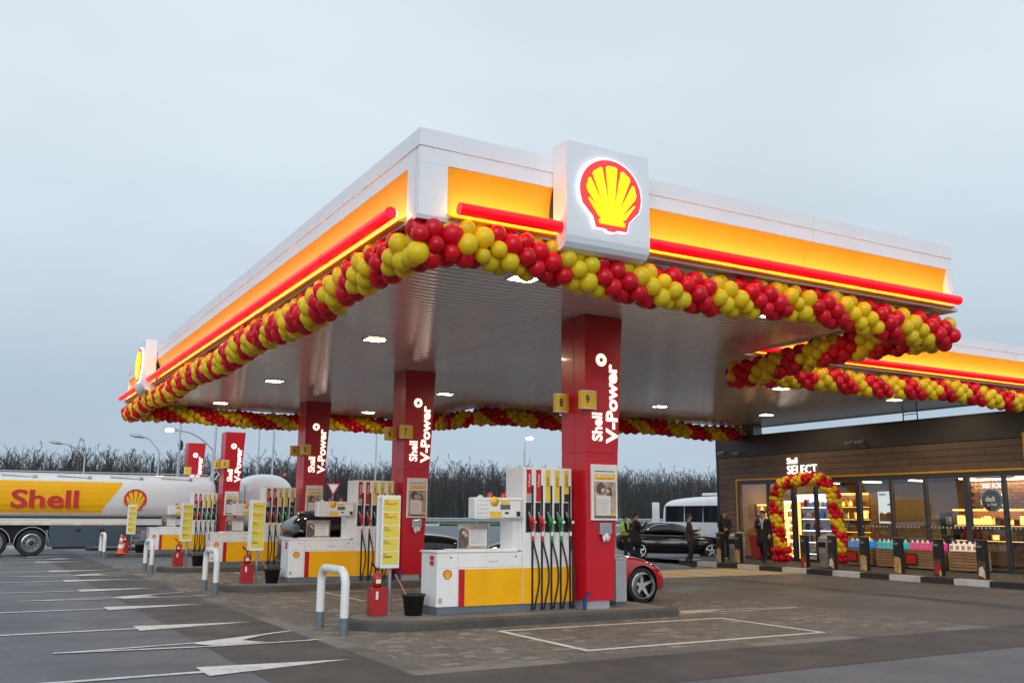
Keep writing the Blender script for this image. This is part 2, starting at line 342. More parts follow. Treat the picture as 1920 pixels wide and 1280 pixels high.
def emblem_ribs(sc):
    ribs = []; F = (0, -0.44); C = (0, 0.03); R_ = 0.405
    n = 7; a0, a1 = math.radians(29), math.radians(151)
    def hit(a, R_):
        dx, dy = math.cos(a), math.sin(a); ox, oy = F[0] - C[0], (F[1] - C[1]) / 0.93; dyy = dy / 0.93
        A = dx * dx + dyy * dyy; B = 2 * (ox * dx + oy * dyy); Cc = ox * ox + oy * oy - R_ * R_
        t = (-B + math.sqrt(max(0, B * B - 4 * A * Cc))) / (2 * A); return (F[0] + dx * t, F[1] + dy * t)
    for i in range(n):
        b0 = a0 + (a1 - a0) * i / n + 0.044; b1 = a0 + (a1 - a0) * (i + 1) / n - 0.044; bm_ = (b0 + b1) / 2
        c0 = a0 + (a1 - a0) * i / n; c1 = a0 + (a1 - a0) * (i + 1) / n
        r0 = 0.17
        ribs.append([(F[0] + r0 * math.cos(c0), F[1] + r0 * math.sin(c0)), hit(b0, R_ * 0.955), hit(b0 * 0.7 + bm_ * 0.3, R_), hit(b1 * 0.7 + bm_ * 0.3, R_), hit(b1, R_ * 0.955), (F[0] + r0 * math.cos(c1), F[1] + r0 * math.sin(c1))])
    ribs.append([(-0.2, -0.415), (0.2, -0.415), (0.21, -0.36), (0.149, -0.352), (0.085, -0.285), (0, -0.27), (-0.085, -0.285), (-0.149, -0.352), (-0.21, -0.36)])
    return [[(x * sc, y * sc) for x, y in r] for r in ribs]
def emblem(fr, sc, root, red='flat_red', yel='flat_yellow', d=0.004, halo=None, d0=0.0, sub=False):
    pt = part if not sub else part2
    if halo:
        mb = MB(); mb.prism([(x * 1.04, y * 1.04) for x, y in emblem_pts(sc)], d0, d0 + d * 0.8, fr=fr); pt(mb, 'emblem_rim', halo, root)
    mb = MB(); mb.prism(emblem_pts(sc), d0, d0 + d, fr=fr); o = pt(mb, 'scallop_emblem', red, root)
    mb = MB()
    for r in emblem_ribs(sc): mb.prism(r, d0 + d * 0.5, d0 + d * 1.5, fr=fr)
    part2(mb, 'scallop_ribs', yel, o)
    return o
# ================================================================ SETTING
def gz_terrain(y): return 0.0 if y < 50 else min(0.75, (y - 50) * 0.029)
mb = MB(); mb.flat([(-1500, -600), (1500, -600), (1500, 2500), (-1500, 2500)], -0.03); struct(mb.build('ground', 'field'))
mb = MB()
ys = [-30, 30, 50, 56, 62, 68, 76.0]
for a, b in zip(ys[:-1], ys[1:]):
    za, zb = gz_terrain(a), gz_terrain(b)
    mb.add([(-70, a, za), (140, a, za), (140, b, zb), (-70, b, zb)], [(0, 1, 2, 3)])
struct(mb.build('road', 'asphalt'))
mb = MB()
mb.flat([(2.95, 8.1), (17.9, 8.1), (17.9, 9.75), (4.4, 9.75), (4.4, 50), (2.95, 50)], 0.004)
struct(mb.build('asphalt_strip', 'asphalt_new'))
mb = MB(); mb.flat([(14.35, 9.75), (22.6, 9.75), (22.6, 48), (14.35, 48)], 0.004); mb.flat([(17.9, -10), (22.6, -10), (22.6, 9.75), (17.9, 9.75)], 0.004)
struct(mb.build('yard', 'asphalt_yard'))
mb = MB(); mb.flat([(17.35, 8), (18.1, 8), (18.9, 22), (18.5, 22)], 0.008); struct(mb.build('asphalt_seam', 'asphalt_new'))
# far verge
mb = MB()
for a, b, za, zb in ((76.4, 95, 0.8, 1.0), (95, 190, 1.0, 1.2)): mb.add([(-120, a, za), (220, a, za), (220, b, zb), (-120, b, zb)], [(0, 1, 2, 3)])
struct(mb.build('verge', 'grass'))
mb = MB(); mb.add([(-70, 50.3, 0.14), (14, 50.3, 0.14), (14, 76, 0.85), (-70, 76, 0.85)], [(0, 1, 2, 3)]); struct(mb.build('lawn', 'grass'))
def kerb_row(name, a, b, n, w, hgt, m0, m1, zb=0.0, fr=0):
    a, b = Vector(a), Vector(b); d = (b - a) / n; t = d.normalized(); nn = Vector((-t.y, t.x, 0)) * w
    root = struct(link(name, None))
    for i in range(n):
        p0 = a + d * (i + 0.006 / d.length); p1 = a + d * (i + 1 - 0.006 / d.length)
        bm = MB(); z0 = zb; c = 0.02
        vs = []
        for q in (p0, p1):
            vs += [q + Vector((0, 0, z0 - 0.05)), q + Vector((0, 0, z0 + hgt - c)), q + nn * (c / w) + Vector((0, 0, z0 + hgt)), q + nn + Vector((0, 0, z0 + hgt)), q + nn + Vector((0, 0, z0 - 0.05))]
        bm.add(vs, [(4, 3, 2, 1, 0), (5, 6, 7, 8, 9)] + [(k, (k + 1) % 5, (k + 1) % 5 + 5, k + 5) for k in range(5)])
        bm.build('kerb_stone', m0 if i % 2 == 0 else m1, root)
    return root
kerb_row('far_kerb', (-30, 50, 0), (14, 50, 0), 22, 0.2, 0.16, 'kerb_white', 'kerb_black', 0.0)
kerb_row('verge_kerb', (14, 76, 0), (74, 76, 0), 24, 0.3, 0.16, 'kerb_white', 'kerb_black', 0.72)

# pavement: flush concrete border and block paving
PX0, PX1, PY0, PY1 = 4.42, 14.35, 9.72, 34.2
bw = 0.3
root = struct(link('pavement_border', None))
def stones(a, b, n, horiz):
    for i in range(n):
        t0, t1 = a + (b - a) * i / n + 0.006, a + (b - a) * (i + 1) / n - 0.006
        bm = MB(); z = 0.012 + random.uniform(-0.002, 0.002)
        if horiz: bm.bbox(t0, t1, PY0, PY0 + bw, -0.1, z, 0.006)
        else: bm.bbox(PX0, PX0 + bw, t0, t1, -0.1, z, 0.006)
        bm.build('border_stone', random.choice(['concrete', 'concrete_dark', 'concrete_dark']), root)
stones(PX0, PX1, 10, True); stones(PY0 + bw, PY1, 24, False)
mb = MB(); mb.flat([(PX0 + bw, PY0 + bw), (PX1, PY0 + bw), (PX1, PY1), (PX0 + bw, PY1)], 0.003); struct(mb.build('paving_bed', 'joint'))
rows = []
y = PY0 + bw + 0.004; ri = 0
while y < PY1:
    hgt = (0.12, 0.16, 0.12, 0.2)[ri % 4]; x = PX0 + bw + 0.004 - random.uniform(0, 0.1)
    while x < PX1:
        w = random.choice((0.12, 0.16, 0.2, 0.24)); x0 = max(x, PX0 + bw + 0.004); x1 = min(x + w, PX1)
        if x1 - x0 > 0.04: rows.append((x0, x1 - 0.012, y, min(y + hgt, PY1) - 0.012))
        x += w
    y += hgt; ri += 1
paving = struct(link('paving', None))
def paver_geo(mb, x0, x1, y0, y1, z, mi):
    c = 0.007
    mb.add([(x0, y0, -0.01), (x1, y0, -0.01), (x1, y1, -0.01), (x0, y1, -0.01), (x0, y0, z - 0.006), (x1, y0, z - 0.006), (x1, y1, z - 0.006), (x0, y1, z - 0.006),
            (x0 + c, y0 + c, z), (x1 - c, y0 + c, z), (x1 - c, y1 - c, z), (x0 + c, y1 - c, z)],
           [(8, 9, 10, 11), (4, 5, 9, 8), (5, 6, 10, 9), (6, 7, 11, 10), (7, 4, 8, 11), (0, 1, 5, 4), (1, 2, 6, 5), (2, 3, 7, 6), (3, 0, 4, 7)], mi)
def island_hit(x, y): return False
def show(r):   # approximate size in the picture
    x, y = (r[0] + r[1]) / 2, (r[2] + r[3]) / 2
    return (r[1] - r[0]) * (r[3] - r[2]) / (x * x + y * y) ** 1.5
def tone(x, y):
    q = random.random(); patch = math.sin(x * 1.3 + 1) * math.sin(y * 0.9 + 0.5 * x) + 0.6 * math.sin(x * 3.1 - y * 2.2)
    if x < 6.2 and patch > -0.2: q += 0.12
    if patch > 0.7: q += 0.12
    return 1 if q > 0.94 else (2 if q < 0.25 else 0)
vis = lambda r: ((r[0] + r[1]) / 2 * 0.866 - (r[2] + r[3]) / 2 * 0.499) > -0.56 * ((r[0] + r[1]) / 2 * 0.49 + (r[2] + r[3]) / 2 * 0.853) - 0.3
rows.sort(key=show, reverse=True)
rest = MB(); nb = 0
for r in rows:
    z = 0.0115 + random.uniform(-0.0025, 0.0025); mi = tone((r[0] + r[1]) / 2, (r[2] + r[3]) / 2)
    if nb < 300 and vis(r):
        m_ = MB(); paver_geo(m_, *r, z, 0); m_.build('paver', ('paver', 'paver_grey', 'paver_dark')[mi], paving); nb += 1
    else: paver_geo(rest, *r, z, mi)
o = stuff(rest.build('paver_field', ['paver', 'paver_grey', 'paver_dark'], paving))

# painted markings on the asphalt and the pavers
ZM = 0.009
mb = MB()
def stripe(pts, w, z=ZM, mi=0):
    for a, b in zip(pts[:-1], pts[1:]):
        a, b = Vector((*a, 0)), Vector((*b, 0)); d = (b - a).normalized(); n_ = Vector((-d.y, d.x, 0)) * w / 2
        mb.add([(*(a - n_ - d * w * .3).xy, z), (*(b - n_ + d * w * .3).xy, z), (*(b + n_ + d * w * .3).xy, z), (*(a + n_ - d * w * .3).xy, z)], [(0, 1, 2, 3)], mi)
        z += 0.0006
PER = 7.83
def marks(dy, name):
    global mb
    for k, (yc, nm) in enumerate(((11.0, 'a'), (15.45, 'b'))):
        mb = MB(); stripe([(-9, yc - 0.06), (2.5, yc - 0.02)], 0.12); mb.flat([(2.47, yc + 0.33), (2.47, yc - 0.33), (4.2, yc + 0.12)], ZM + 0.0012)
        mb.v = [(p[0], p[1] + dy, p[2]) for p in mb.v]; struct(mb.build('lane_marking', 'line_white'))
    mb = MB()
    stripe([(1.2, 13.2), (2.9, 13.42), (3.9, 13.88), (4.45, 14.18), (4.62, 14.3)], 0.085)
    stripe([(1.2, 13.2), (3.09, 12.96), (4.3, 12.98), (4.63, 13.1)], 0.085, ZM + 0.003)
    mb.flat([(2.85, 13.3), (3.05, 12.97), (3.75, 13.05), (3.5, 13.38), (3.95, 13.84), (3.3, 13.62)], ZM + 0.0055)
    mb.v = [(p[0], p[1] + dy, p[2]) for p in mb.v]; struct(mb.build('lane_marking', 'line_white'))
for i in range(4): marks(i * PER * (1 if i < 3 else 1.1), i)
ZP = 0.0155
for dy in (0, PER, 2 * PER):
    mb = MB(); q = [(7.12, 12.68), (7.12, 10.4), (11.35, 10.4), (11.35, 12.6), (7.12, 12.68)]
    stripe(q, 0.1, ZP); mb.v = [(p[0], p[1] + dy, p[2]) for p in mb.v]; struct(mb.build('bay_marking', 'line_white' if dy == 0 else 'line_pale'))
    mb = MB()
    stripe([(10.3, 13.25), (11.5, 13.45), (13.95, 13.4)], 0.08, ZP); stripe([(10.3, 14.3), (11.4, 13.85), (12.3, 13.78), (13.95, 13.42)], 0.08, ZP + 0.0025)
    mb.flat([(11.2, 13.5), (11.9, 13.48), (12.4, 13.7), (11.5, 13.82)], ZP + 0.0052)
    mb.v = [(p[0], p[1] + dy, p[2]) for p in mb.v]; struct(mb.build('arrow_marking', 'line_pale'))
    if dy:
        mb = MB(); q = [(7.12, 12.68 + 3.2), (7.12, 10.4 + 5.0)]
# crossing in front of the shop
cw = struct(link('pedestrian_crossing', None))
for i in range(10):
    t = 16.3 + i * 0.62
    bm = MB(); bm.flat([(t, 21.3), (t + 0.62, 21.3), (t + 0.62, 24.4), (t, 24.4)], 0.012); bm.build('crossing_stripe', 'line_yellow' if i % 2 else 'line_pale', cw)
# shop sidewalk and its black-and-white kerb
mb = MB(); mb.flat([(22.8, -5), (40, -5), (40, 29.5), (22.8, 29.5)], 0.15); mb.add([(22.8, 29.5, 0.15), (40, 29.5, 0.15), (40, 29.5, -0.1), (22.8, 29.5, -0.1)], [(0, 1, 2, 3)]); struct(mb.build('sidewalk', 'sidewalk'))
kerb_row('shop_kerb', (22.82, 27.2, 0), (22.82, 6.2, 0), 21, -0.24, 0.155, 'kerb_black', 'kerb_white', 0.0)
kerb_row('corner_kerb', (22.9, 27.32, 0), (27.9, 27.9, 0), 5, 0.22, 0.155, 'kerb_white', 'kerb_black', 0.0)

# guard rail, mesh fence
gr = thing('guard_rail', (45, 78.5, 0.8), 'galvanised steel guard rail on short posts across the verge', 'guard rail')
mb = MB()
prof = [(0, 1.08), (0.05, 1.13), (0.05, 1.2), (0, 1.25), (0.05, 1.31), (0.05, 1.38), (0, 1.43)]
for (a, za), (b, zb) in zip(prof[:-1], prof[1:]): mb.add([(14, 78.5 - a, za), (86, 78.5 - a, za), (86, 78.5 - b, zb), (14, 78.5 - b, zb)], [(0, 1, 2, 3)])
part(mb, 'rail', 'galv', gr)
for i in range(19):
    mb = MB(); x = 14.2 + i * 3.9; mb.box(x, x + 0.1, 78.52, 78.64, 0.7, 1.38); part(mb, 'post', 'galv', gr)
fe = thing('mesh_fence', (40, 86, 0.9), 'tall green wire mesh fence before the bare wood', 'fence')
for i in range(40):
    x = -20 + i * 3.0; mb = MB(); mb.box(x, x + 0.09, 86, 86.09, 0.8, 3.35); part(mb, 'post', 'fence_green', fe)
    mb = MB()
    for k in range(1, 15): xx = x + 0.09 + k * 0.2; mb.box(xx, xx + 0.012, 86.03, 86.045, 1.0, 3.25)
    for k in range(7): zz = 1.0 + k * 0.37; mb.box(x + 0.09, x + 3, 86.015, 86.03, zz, zz + 0.014)
    part(mb, 'mesh_panel', 'fence_green', fe)

# ---------------------------------------------------------------- bare trees
def tree_mesh(seed, H):
    rng = random.Random(seed); tr = MB(); cr = MB()
    def seg(mb, a, b, r0, r1, k=3): mb.tube([a, b], [r0, r1], k, 0, cap=False, smooth=True)
    top = Vector((rng.uniform(-0.4, 0.4), rng.uniform(-0.4, 0.4), H)); mid = Vector((rng.uniform(-0.25, 0.25), rng.uniform(-0.25, 0.25), H * 0.5))
    P_ = lambda t: (Vector((0, 0, 0)) * (1 - t) ** 2 + mid * 2 * t * (1 - t) + top * t * t)
    tr.tube([P_(t) for t in (0, 0.2, 0.4, 0.6, 0.8, 1)], [0.085, 0.075, 0.062, 0.05, 0.035, 0.015], 5, 0, cap=False)
    def branch(p, d, ln, r, lev):
        q = p + d * ln; m_ = p + d * ln * 0.5 + Vector((rng.uniform(-.08, .08), rng.uniform(-.08, .08), -0.02 * ln)) * ln
        if lev == 2: seg(cr, p, m_, r, r * 0.75); seg(cr, m_, q, r * 0.75, r * 0.45)
        else: seg(cr, p, q, r, r * 0.5)
        if lev == 0: return
        for i in range(3):
            t = rng.uniform(0.3, 1.0); b0 = p + (q - p) * t
            nd = (d + Vector((rng.uniform(-.8, .8), rng.uniform(-.8, .8), rng.uniform(-.05, .8)))).normalized()
            branch(b0, nd, ln * rng.uniform(0.35, 0.6), max(r * 0.62, 0.0135), lev - 1)
    n = rng.randint(19, 23)
    for i in range(n):
        t = 0.16 + 0.82 * (i / n) + rng.uniform(-.02, .02); a = rng.uniform(0, 2 * PI)
        d = Vector((math.cos(a), math.sin(a), rng.uniform(0.9, 2.0))).normalized()
        branch(P_(t), d, H * (0.3 - 0.19 * t) * rng.uniform(0.75, 1.2), 0.024 - 0.01 * t, 2)
    return tr, cr
TV = []
for i in range(6):
    H = 5.4 + 0.45 * (i % 3); tr, cr = tree_mesh(100 + i, H)
    TV.append((tr.mesh('trunk', 'birch' if i % 2 == 0 else 'bark'), cr.mesh('crown', 'twig' if i % 3 else 'twig_pale'), tr, cr))
rt = random.Random(5)
trees = []
for i in range(230):
    trees.append((-30 + 215 * (i + rt.random()) / 230, rt.uniform(92, 106)))
for i, (x, y) in enumerate(trees):
    v = TV[rt.randrange(6)]; birch = TV.index(v) % 2 == 0
    o = thing('bare_tree', (x, y, 0.95), 'slender pale-stemmed leafless tree at the edge of the wood' if birch else 'dark-stemmed leafless tree at the edge of the wood', 'tree', 'pale trees of the wood edge' if birch else 'dark trees of the wood edge')
    s = rt.uniform(0.8, 1.04) * (1 + (y - 92) * .006); o.scale = (s * 1.15, s * 1.15, s); o.rotation_euler = (rt.uniform(-.03, .03), rt.uniform(-.03, .03), rt.uniform(0, 6.28))
    link('trunk', v[0], o); link('crown', v[1], o)
V_, F_, MI = [], [], []; base = 0
geo = []
for v in TV:
    for k, b in ((0, v[2]), (1, v[3])):
        a = np.array(b.v); fa = np.array(b.f)
        geo.append((a, fa))
nv = 0; VV = []; FF = []; MM = []
for i in range(620):
    vi = rt.randrange(6); x = rt.uniform(-45, 205); y = rt.uniform(100, 165); s = rt.uniform(0.8, 1.1) * (1 + (y - 100) * 0.0085); c, d = math.cos(i * 1.7), math.sin(i * 1.7)
    for k in (0, 1):
        a, fa = geo[vi * 2 + k]; p = np.empty_like(a); p[:, 0] = (a[:, 0] * c - a[:, 1] * d) * s * 1.15 + x; p[:, 1] = (a[:, 0] * d + a[:, 1] * c) * s * 1.15 + y; p[:, 2] = a[:, 2] * s + 0.95
        if k == 1:
            keep = rt.random(); sel = fa if keep < 0.45 else fa[::1]
        VV.append(p); FF.append(fa + nv); MM.append(np.full(len(fa), (0 if vi % 2 == 0 else 1) if k == 0 else (2 if vi % 3 else 3))); nv += len(p)
VV = np.concatenate(VV); FF = np.concatenate(FF); MM = np.concatenate(MM)
me = bpy.data.meshes.new('woodland'); me.vertices.add(len(VV)); me.vertices.foreach_set('co', VV.ravel())
me.loops.add(FF.size); me.loops.foreach_set('vertex_index', FF.ravel().astype(np.int32)); me.polygons.add(len(FF)); me.polygons.foreach_set('loop_start', np.arange(0, FF.size, 4, dtype=np.int32))
for n_ in ('birch', 'bark', 'twig', 'twig_pale'): me.materials.append(M[n_])
me.polygons.foreach_set('material_index', MM.astype(np.int32)); me.update(calc_edges=True)
o = link('woodland', me);
sm = MB()
for i in range(14000):
    x = rt.uniform(-45, 205); y = rt.uniform(95, 155); hh = rt.uniform(2.2, 5.0) * (1 + (y - 97) * .0085); a = rt.uniform(-.05, .05) * hh; b = rt.uniform(-.06, .06) * hh
    p0 = Vector((x, y, .9)); p1 = p0 + Vector((a, b, hh)); sm.tube([p0, p1], [.055, .016], 3, 0 if rt.random() < .8 else 1, cap=False)
    for k in range(5):
        q = p0.lerp(p1, rt.uniform(.25, .9)); d = Vector((rt.uniform(-1, 1), rt.uniform(-1, 1), rt.uniform(.5, 1.6))).normalized() * hh * rt.uniform(.15, .35); sm.tube([q, q + d], [.028, .015], 3, 0, cap=False)
for i in range(5000):
    x = rt.uniform(-50, 210); y = rt.uniform(120, 165); hh = rt.uniform(4.5, 7.6) * (1 + (y - 120) * .006); p0 = Vector((x, y, 1)); p1 = p0 + Vector((rt.uniform(-.3, .3), rt.uniform(-.3, .3), hh)); sm.tube([p0, p1], [.08, .02], 3, 0, cap=False)
    for k in range(6):
        q = p0.lerp(p1, rt.uniform(.2, .95)); d = Vector((rt.uniform(-1, 1), rt.uniform(-1, 1), rt.uniform(.6, 1.6))).normalized() * hh * rt.uniform(.12, .26); sm.tube([q, q + d], [.035, .016], 3, 0, cap=False)
u_ = sm.build('undergrowth', ['twig', 'twig_pale']); tag(u_, 'thicket of thin bare saplings filling the wood', 'undergrowth', kind='stuff')
tag(o, 'dense mass of leafless trees receding behind the wood edge', 'wood', kind='stuff')
TREE_TRIS = len(FF) * 2
# ================================================================ CANOPY
ZC, ZT = 5.22, 6.36
X0, XM, XR = 4.47, 14.6, 27.5
YF, YF2, YB2, YB = 10.06, 15.3, 28.0, 33.1
can = thing('station_canopy', (9.5, 21, ZC), 'huge white forecourt canopy with yellow fascia and glowing red edge tube', 'canopy')
# ceiling: ribbed metal panels
def ceil_panel(x0, x1, y0, y1):
    mb = MB(); vs = []; fs = []; n = int((y1 - y0) / 0.2)
    prof = [(0, 0.0), (0.02, -0.0012), (0.5, -0.0032), (0.98, -0.0012)]
    for i in range(n):
        for t, dz in prof:
            yy = y0 + (y1 - y0) * (i + t) / n; vs += [(x0, yy, ZC + dz), (x1, yy, ZC + dz)]
    vs += [(x0, y1, ZC), (x1, y1, ZC)]
    k = len(vs) // 2
    mb.add(vs, [(2 * i, 2 * i + 1, 2 * i + 3, 2 * i + 2) for i in range(k - 1)], 0, True)
    return part(mb, 'ceiling_panel', 'ceiling', can)
for a, b in ((X0 + .1, 9.28), (9.29, XM - .1)):
    for c, d in ((YF + .1, 17.75), (17.76, 25.4), (25.41, YB - .1)): ceil_panel(a, b, c, d)
for a, b in ((XM - .09, 18.9), (18.91, 23.2), (23.21, XR - .1)):
    for c, d in ((YF2 + .1, 21.6), (21.61, YB2 - .1)): ceil_panel(a, b, c, d)
mb = MB()
for a, b, c, d in ((X0 + .15, XM - .15, YF + .15, YB - .15), (XM - .15, XR - .15, YF2 + .15, YB2 - .15)): mb.box(a, b, c, d, ZC + 0.03, ZT - 0.15)
part(mb, 'roof_deck', 'grey_metal', can)
# recessed ceiling lamps
lamps = [(x, y) for x in (7.05, 12.15) for y in (11.95, 17.9, 25.1, 31.2)] + [(19.47, 18.9), (19.47, 24.2), (24.2, 18.9), (24.2, 24.2)]
for x, y in lamps:
    mb = MB(); w, d = 0.225, 0.165
    for (a, b, c, e_) in ((-w, w, -d, -d + .03), (-w, w, d - .03, d), (-w, -w + .03, -d + .03, d - .03), (w - .03, w, -d + .03, d - .03)): mb.box(x + a, x + b, y + c, y + e_, ZC - 0.03, ZC - 0.002)
    f = part(mb, 'ceiling_lamp', 'white_paint', can)
    mb = MB(); mb.quad((x - w + .03, y - d + .03, ZC - 0.012), (x + w - .03, y - d + .03, ZC - 0.012), (x + w - .03, y + d - .03, ZC - 0.012), (x - w + .03, y + d - .03, ZC - 0.012)); part2(mb, 'lamp_glass', 'lamp_warm', f)
# fascia runs: fr has u along the edge, v up from z = 0, w outwards
def run(fr, Lh, gaps=(), ends=(0.38, 0.38), tube_ext=(0.0, 0.0), trim=(0, 0), ext=(0, 0)):
    def P3(mb, prof, s0, s1, mi=0, smooth=False):
        vs = [fr((s, z, w)) for s in (s0, s1) for w, z in prof]; n = len(prof)
        mb.add(vs, [(i, i + 1, n + i + 1, n + i) for i in range(n - 1)], mi, smooth)
    # split into white panels
    n = max(1, round(Lh / 3.4))
    for i in range(n):
        s0, s1 = Lh * i / n + (0.003 if i else 0), Lh * (i + 1) / n - (0.003 if i < n - 1 else 0)
        s0 = trim[0] if i == 0 else s0; s1 = Lh - trim[1] if i == n - 1 else s1
        c0, c1 = (s0 - ext[0] if i == 0 else s0), (s1 + ext[1] if i == n - 1 else s1)
        mb = MB(); mb.box(c0, c1, 6.14, ZT, -0.12, 0.014, fr=fr); part(mb, 'cornice_panel', 'white_panel', can)
        mb = MB(); mb.box(s0, s1, 5.935, 6.1385, -0.1, 0.0, fr=fr); part(mb, 'fascia_panel', 'white_panel', can)
    # corner posts
    for s0, s1 in ((trim[0], ends[0]), (Lh - ends[1], Lh - trim[1])):
        if s1 - s0 > 0.02:
            mb = MB(); mb.box(s0, s1, 5.26, 5.932, -0.1, 0.002, fr=fr); part(mb, 'corner_panel', 'white_panel', can)
    mb = MB(); mb.box((.165 if trim[0] else -.035 if ext[0] else 0), Lh - (.165 if trim[1] else -.035 if ext[1] else 0), 5.2, 5.256, -0.16, 0.035, fr=fr); part(mb, 'soffit_edge', 'soffit_trim', can)
    # yellow concave panels and red light tubes
    segs = []; a = ends[0]
    for g0, g1 in list(gaps) + [(Lh - ends[1], None)]: segs.append((a, g0)); a = g1
    for si, (a, b) in enumerate(segs):
        if b - a < 0.3: continue
        prof = [(0.0, 5.93), (-0.012, 5.915), (-0.05, 5.82), (-0.085, 5.7), (-0.1, 5.58), (-0.085, 5.46), (-0.03, 5.36), (0.05, 5.29), (0.1, 5.268), (0.11, 5.255), (0.1, 5.24), (0.036, 5.232)]
        k = max(1, round((b - a) / 3.6))
        for i in range(k):
            s0, s1 = a + (b - a) * i / k + .002, a + (b - a) * (i + 1) / k - .002
            mb = MB(); P3(mb, prof, s0, s1, smooth=True)
            pl = part(mb, 'yellow_panel', 'yellow_fascia', can)
        for s_ in (a, b):
            mb = MB(); mb.add([fr((s_, z, w)) for w, z in prof[:-1]] + [fr((s_, 5.26, -0.1)), fr((s_, 5.93, -0.1))], [list(range(len(prof) + 1))]); part(mb, 'end_plate', 'yellow_fascia', can)
        a2, b2 = a + 0.06 - (tube_ext[0] if si == 0 else 0), b - 0.02 + (tube_ext[1] if si == len(segs) - 1 else 0)
        k = max(1, round((b2 - a2) / 2.6)); wc, zc, r = 0.2, 5.345, 0.078
        for i in range(k):
            s0, s1 = a2 + (b2 - a2) * i / k + .006, a2 + (b2 - a2) * (i + 1) / k - .006
            mb = MB(); ring = [(wc + r * math.cos(t * PI / 9), zc + r * math.sin(t * PI / 9)) for t in range(18)]
            n = 18; vs = [fr((s, z, w)) for s in (s0, s1) for w, z in ring]
            mb.add(vs, [(j, (j + 1) % n, (j + 1) % n + n, j + n) for j in range(n)], 0, True)
            tb = part(mb, 'light_tube', 'tube_red', can)
            mb = MB()
            for s in (s0, s1): mb.prism([(w, z) for w, z in ring], 0, 0.006, fr=Fr(fr((s, 0, 0)), fr.w, fr.v, fr.u))
            if i == 0 or i == k - 1: part2(mb, 'tube_cap', 'tube_cap', tb)
            if i: 
                mb = MB(); mb.tube([fr((s0 - .012, zc, wc)), fr((s0, zc, wc))], r + 0.004, 18, 0); part2(mb, 'joint_ring', 'tube_joint', tb)
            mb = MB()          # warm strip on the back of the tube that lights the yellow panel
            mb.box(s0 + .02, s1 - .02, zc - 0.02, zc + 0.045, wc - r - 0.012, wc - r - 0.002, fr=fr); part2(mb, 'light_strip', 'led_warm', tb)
run(Fr((X0, YF, 0), (1, 0, 0)), XM - X0, gaps=((1.92, 3.24),), ends=(0.38, 0.14), tube_ext=(0, 0.0), ext=(.014, .014))
run(Fr((X0, YB, 0), (0, -1, 0)), YB - YF, gaps=((3.95, 5.3),), ends=(0.1, 0.36), tube_ext=(0.1, 0), trim=(.124, .124))
run(Fr((XM, YF, 0), (0, 1, 0)), YF2 - YF, ends=(0.14, 0.3), trim=(.124, 0))
run(Fr((XM + .016, YF2, 0), (1, 0, 0)), XR - XM - .016, ends=(0.3, 0.14), tube_ext=(0, 0.06), ext=(0, .014))
run(Fr((XR, YF2, 0), (0, 1, 0)), YB2 - YF2, ends=(0.14, 0.14), trim=(.124, .124))
run(Fr((XR, YB2, 0), (-1, 0, 0)), XR - XM - .016, ends=(0.14, 0.3), ext=(.014, 0))
run(Fr((XM, YB2, 0), (0, 1, 0)), YB - YB2, ends=(0.3, 0.14), trim=(0, .124))
run(Fr((XM, YB, 0), (-1, 0, 0)), XM - X0, ends=(0.14, 0.14), ext=(.014, .014))
# emblem boxes on the fascia
def sign_box(fr, label):
    w, z0, z1 = 1.33, 5.05, 6.49
    t = thing('fascia_sign', fr((w / 2, z0, 0)), label, 'sign')
    prof = [(0.02, z1), (0.34, z1), (0.34, 5.3), (0.335, 5.22), (0.31, 5.14), (0.26, 5.08), (0.18, 5.05), (0.02, 5.05)]
    mb = MB(); n = len(prof); vs = [fr((s, z, d)) for s in (0, w) for d, z in prof]
    mb.add(vs, [list(range(n)), list(range(2 * n - 1, n - 1, -1))]); mb.add(vs, [(i, i + 1, n + i + 1, n + i) for i in range(n)  if i < n - 1] + [(n - 1, 0, n, 2 * n - 1)], 0, False)
    part(mb, 'sign_case', 'white_panel', t)
    emblem(Fr(fr((w / 2 - 0.0, 5.83, 0.34)), fr.u, fr.v, fr.w), 0.98, t, 'emblem_red', 'emblem_yellow', 0.05, halo='halo_white')
    return t
sign_box(Fr((6.38, YF, 0), (1, 0, 0)), 'white fascia box with glowing scallop emblem above the nearest fuel island')
sign_box(Fr((X0, 29.15, 0), (0, -1, 0)), 'white emblem box seen edge-on at the far end of the canopy side')

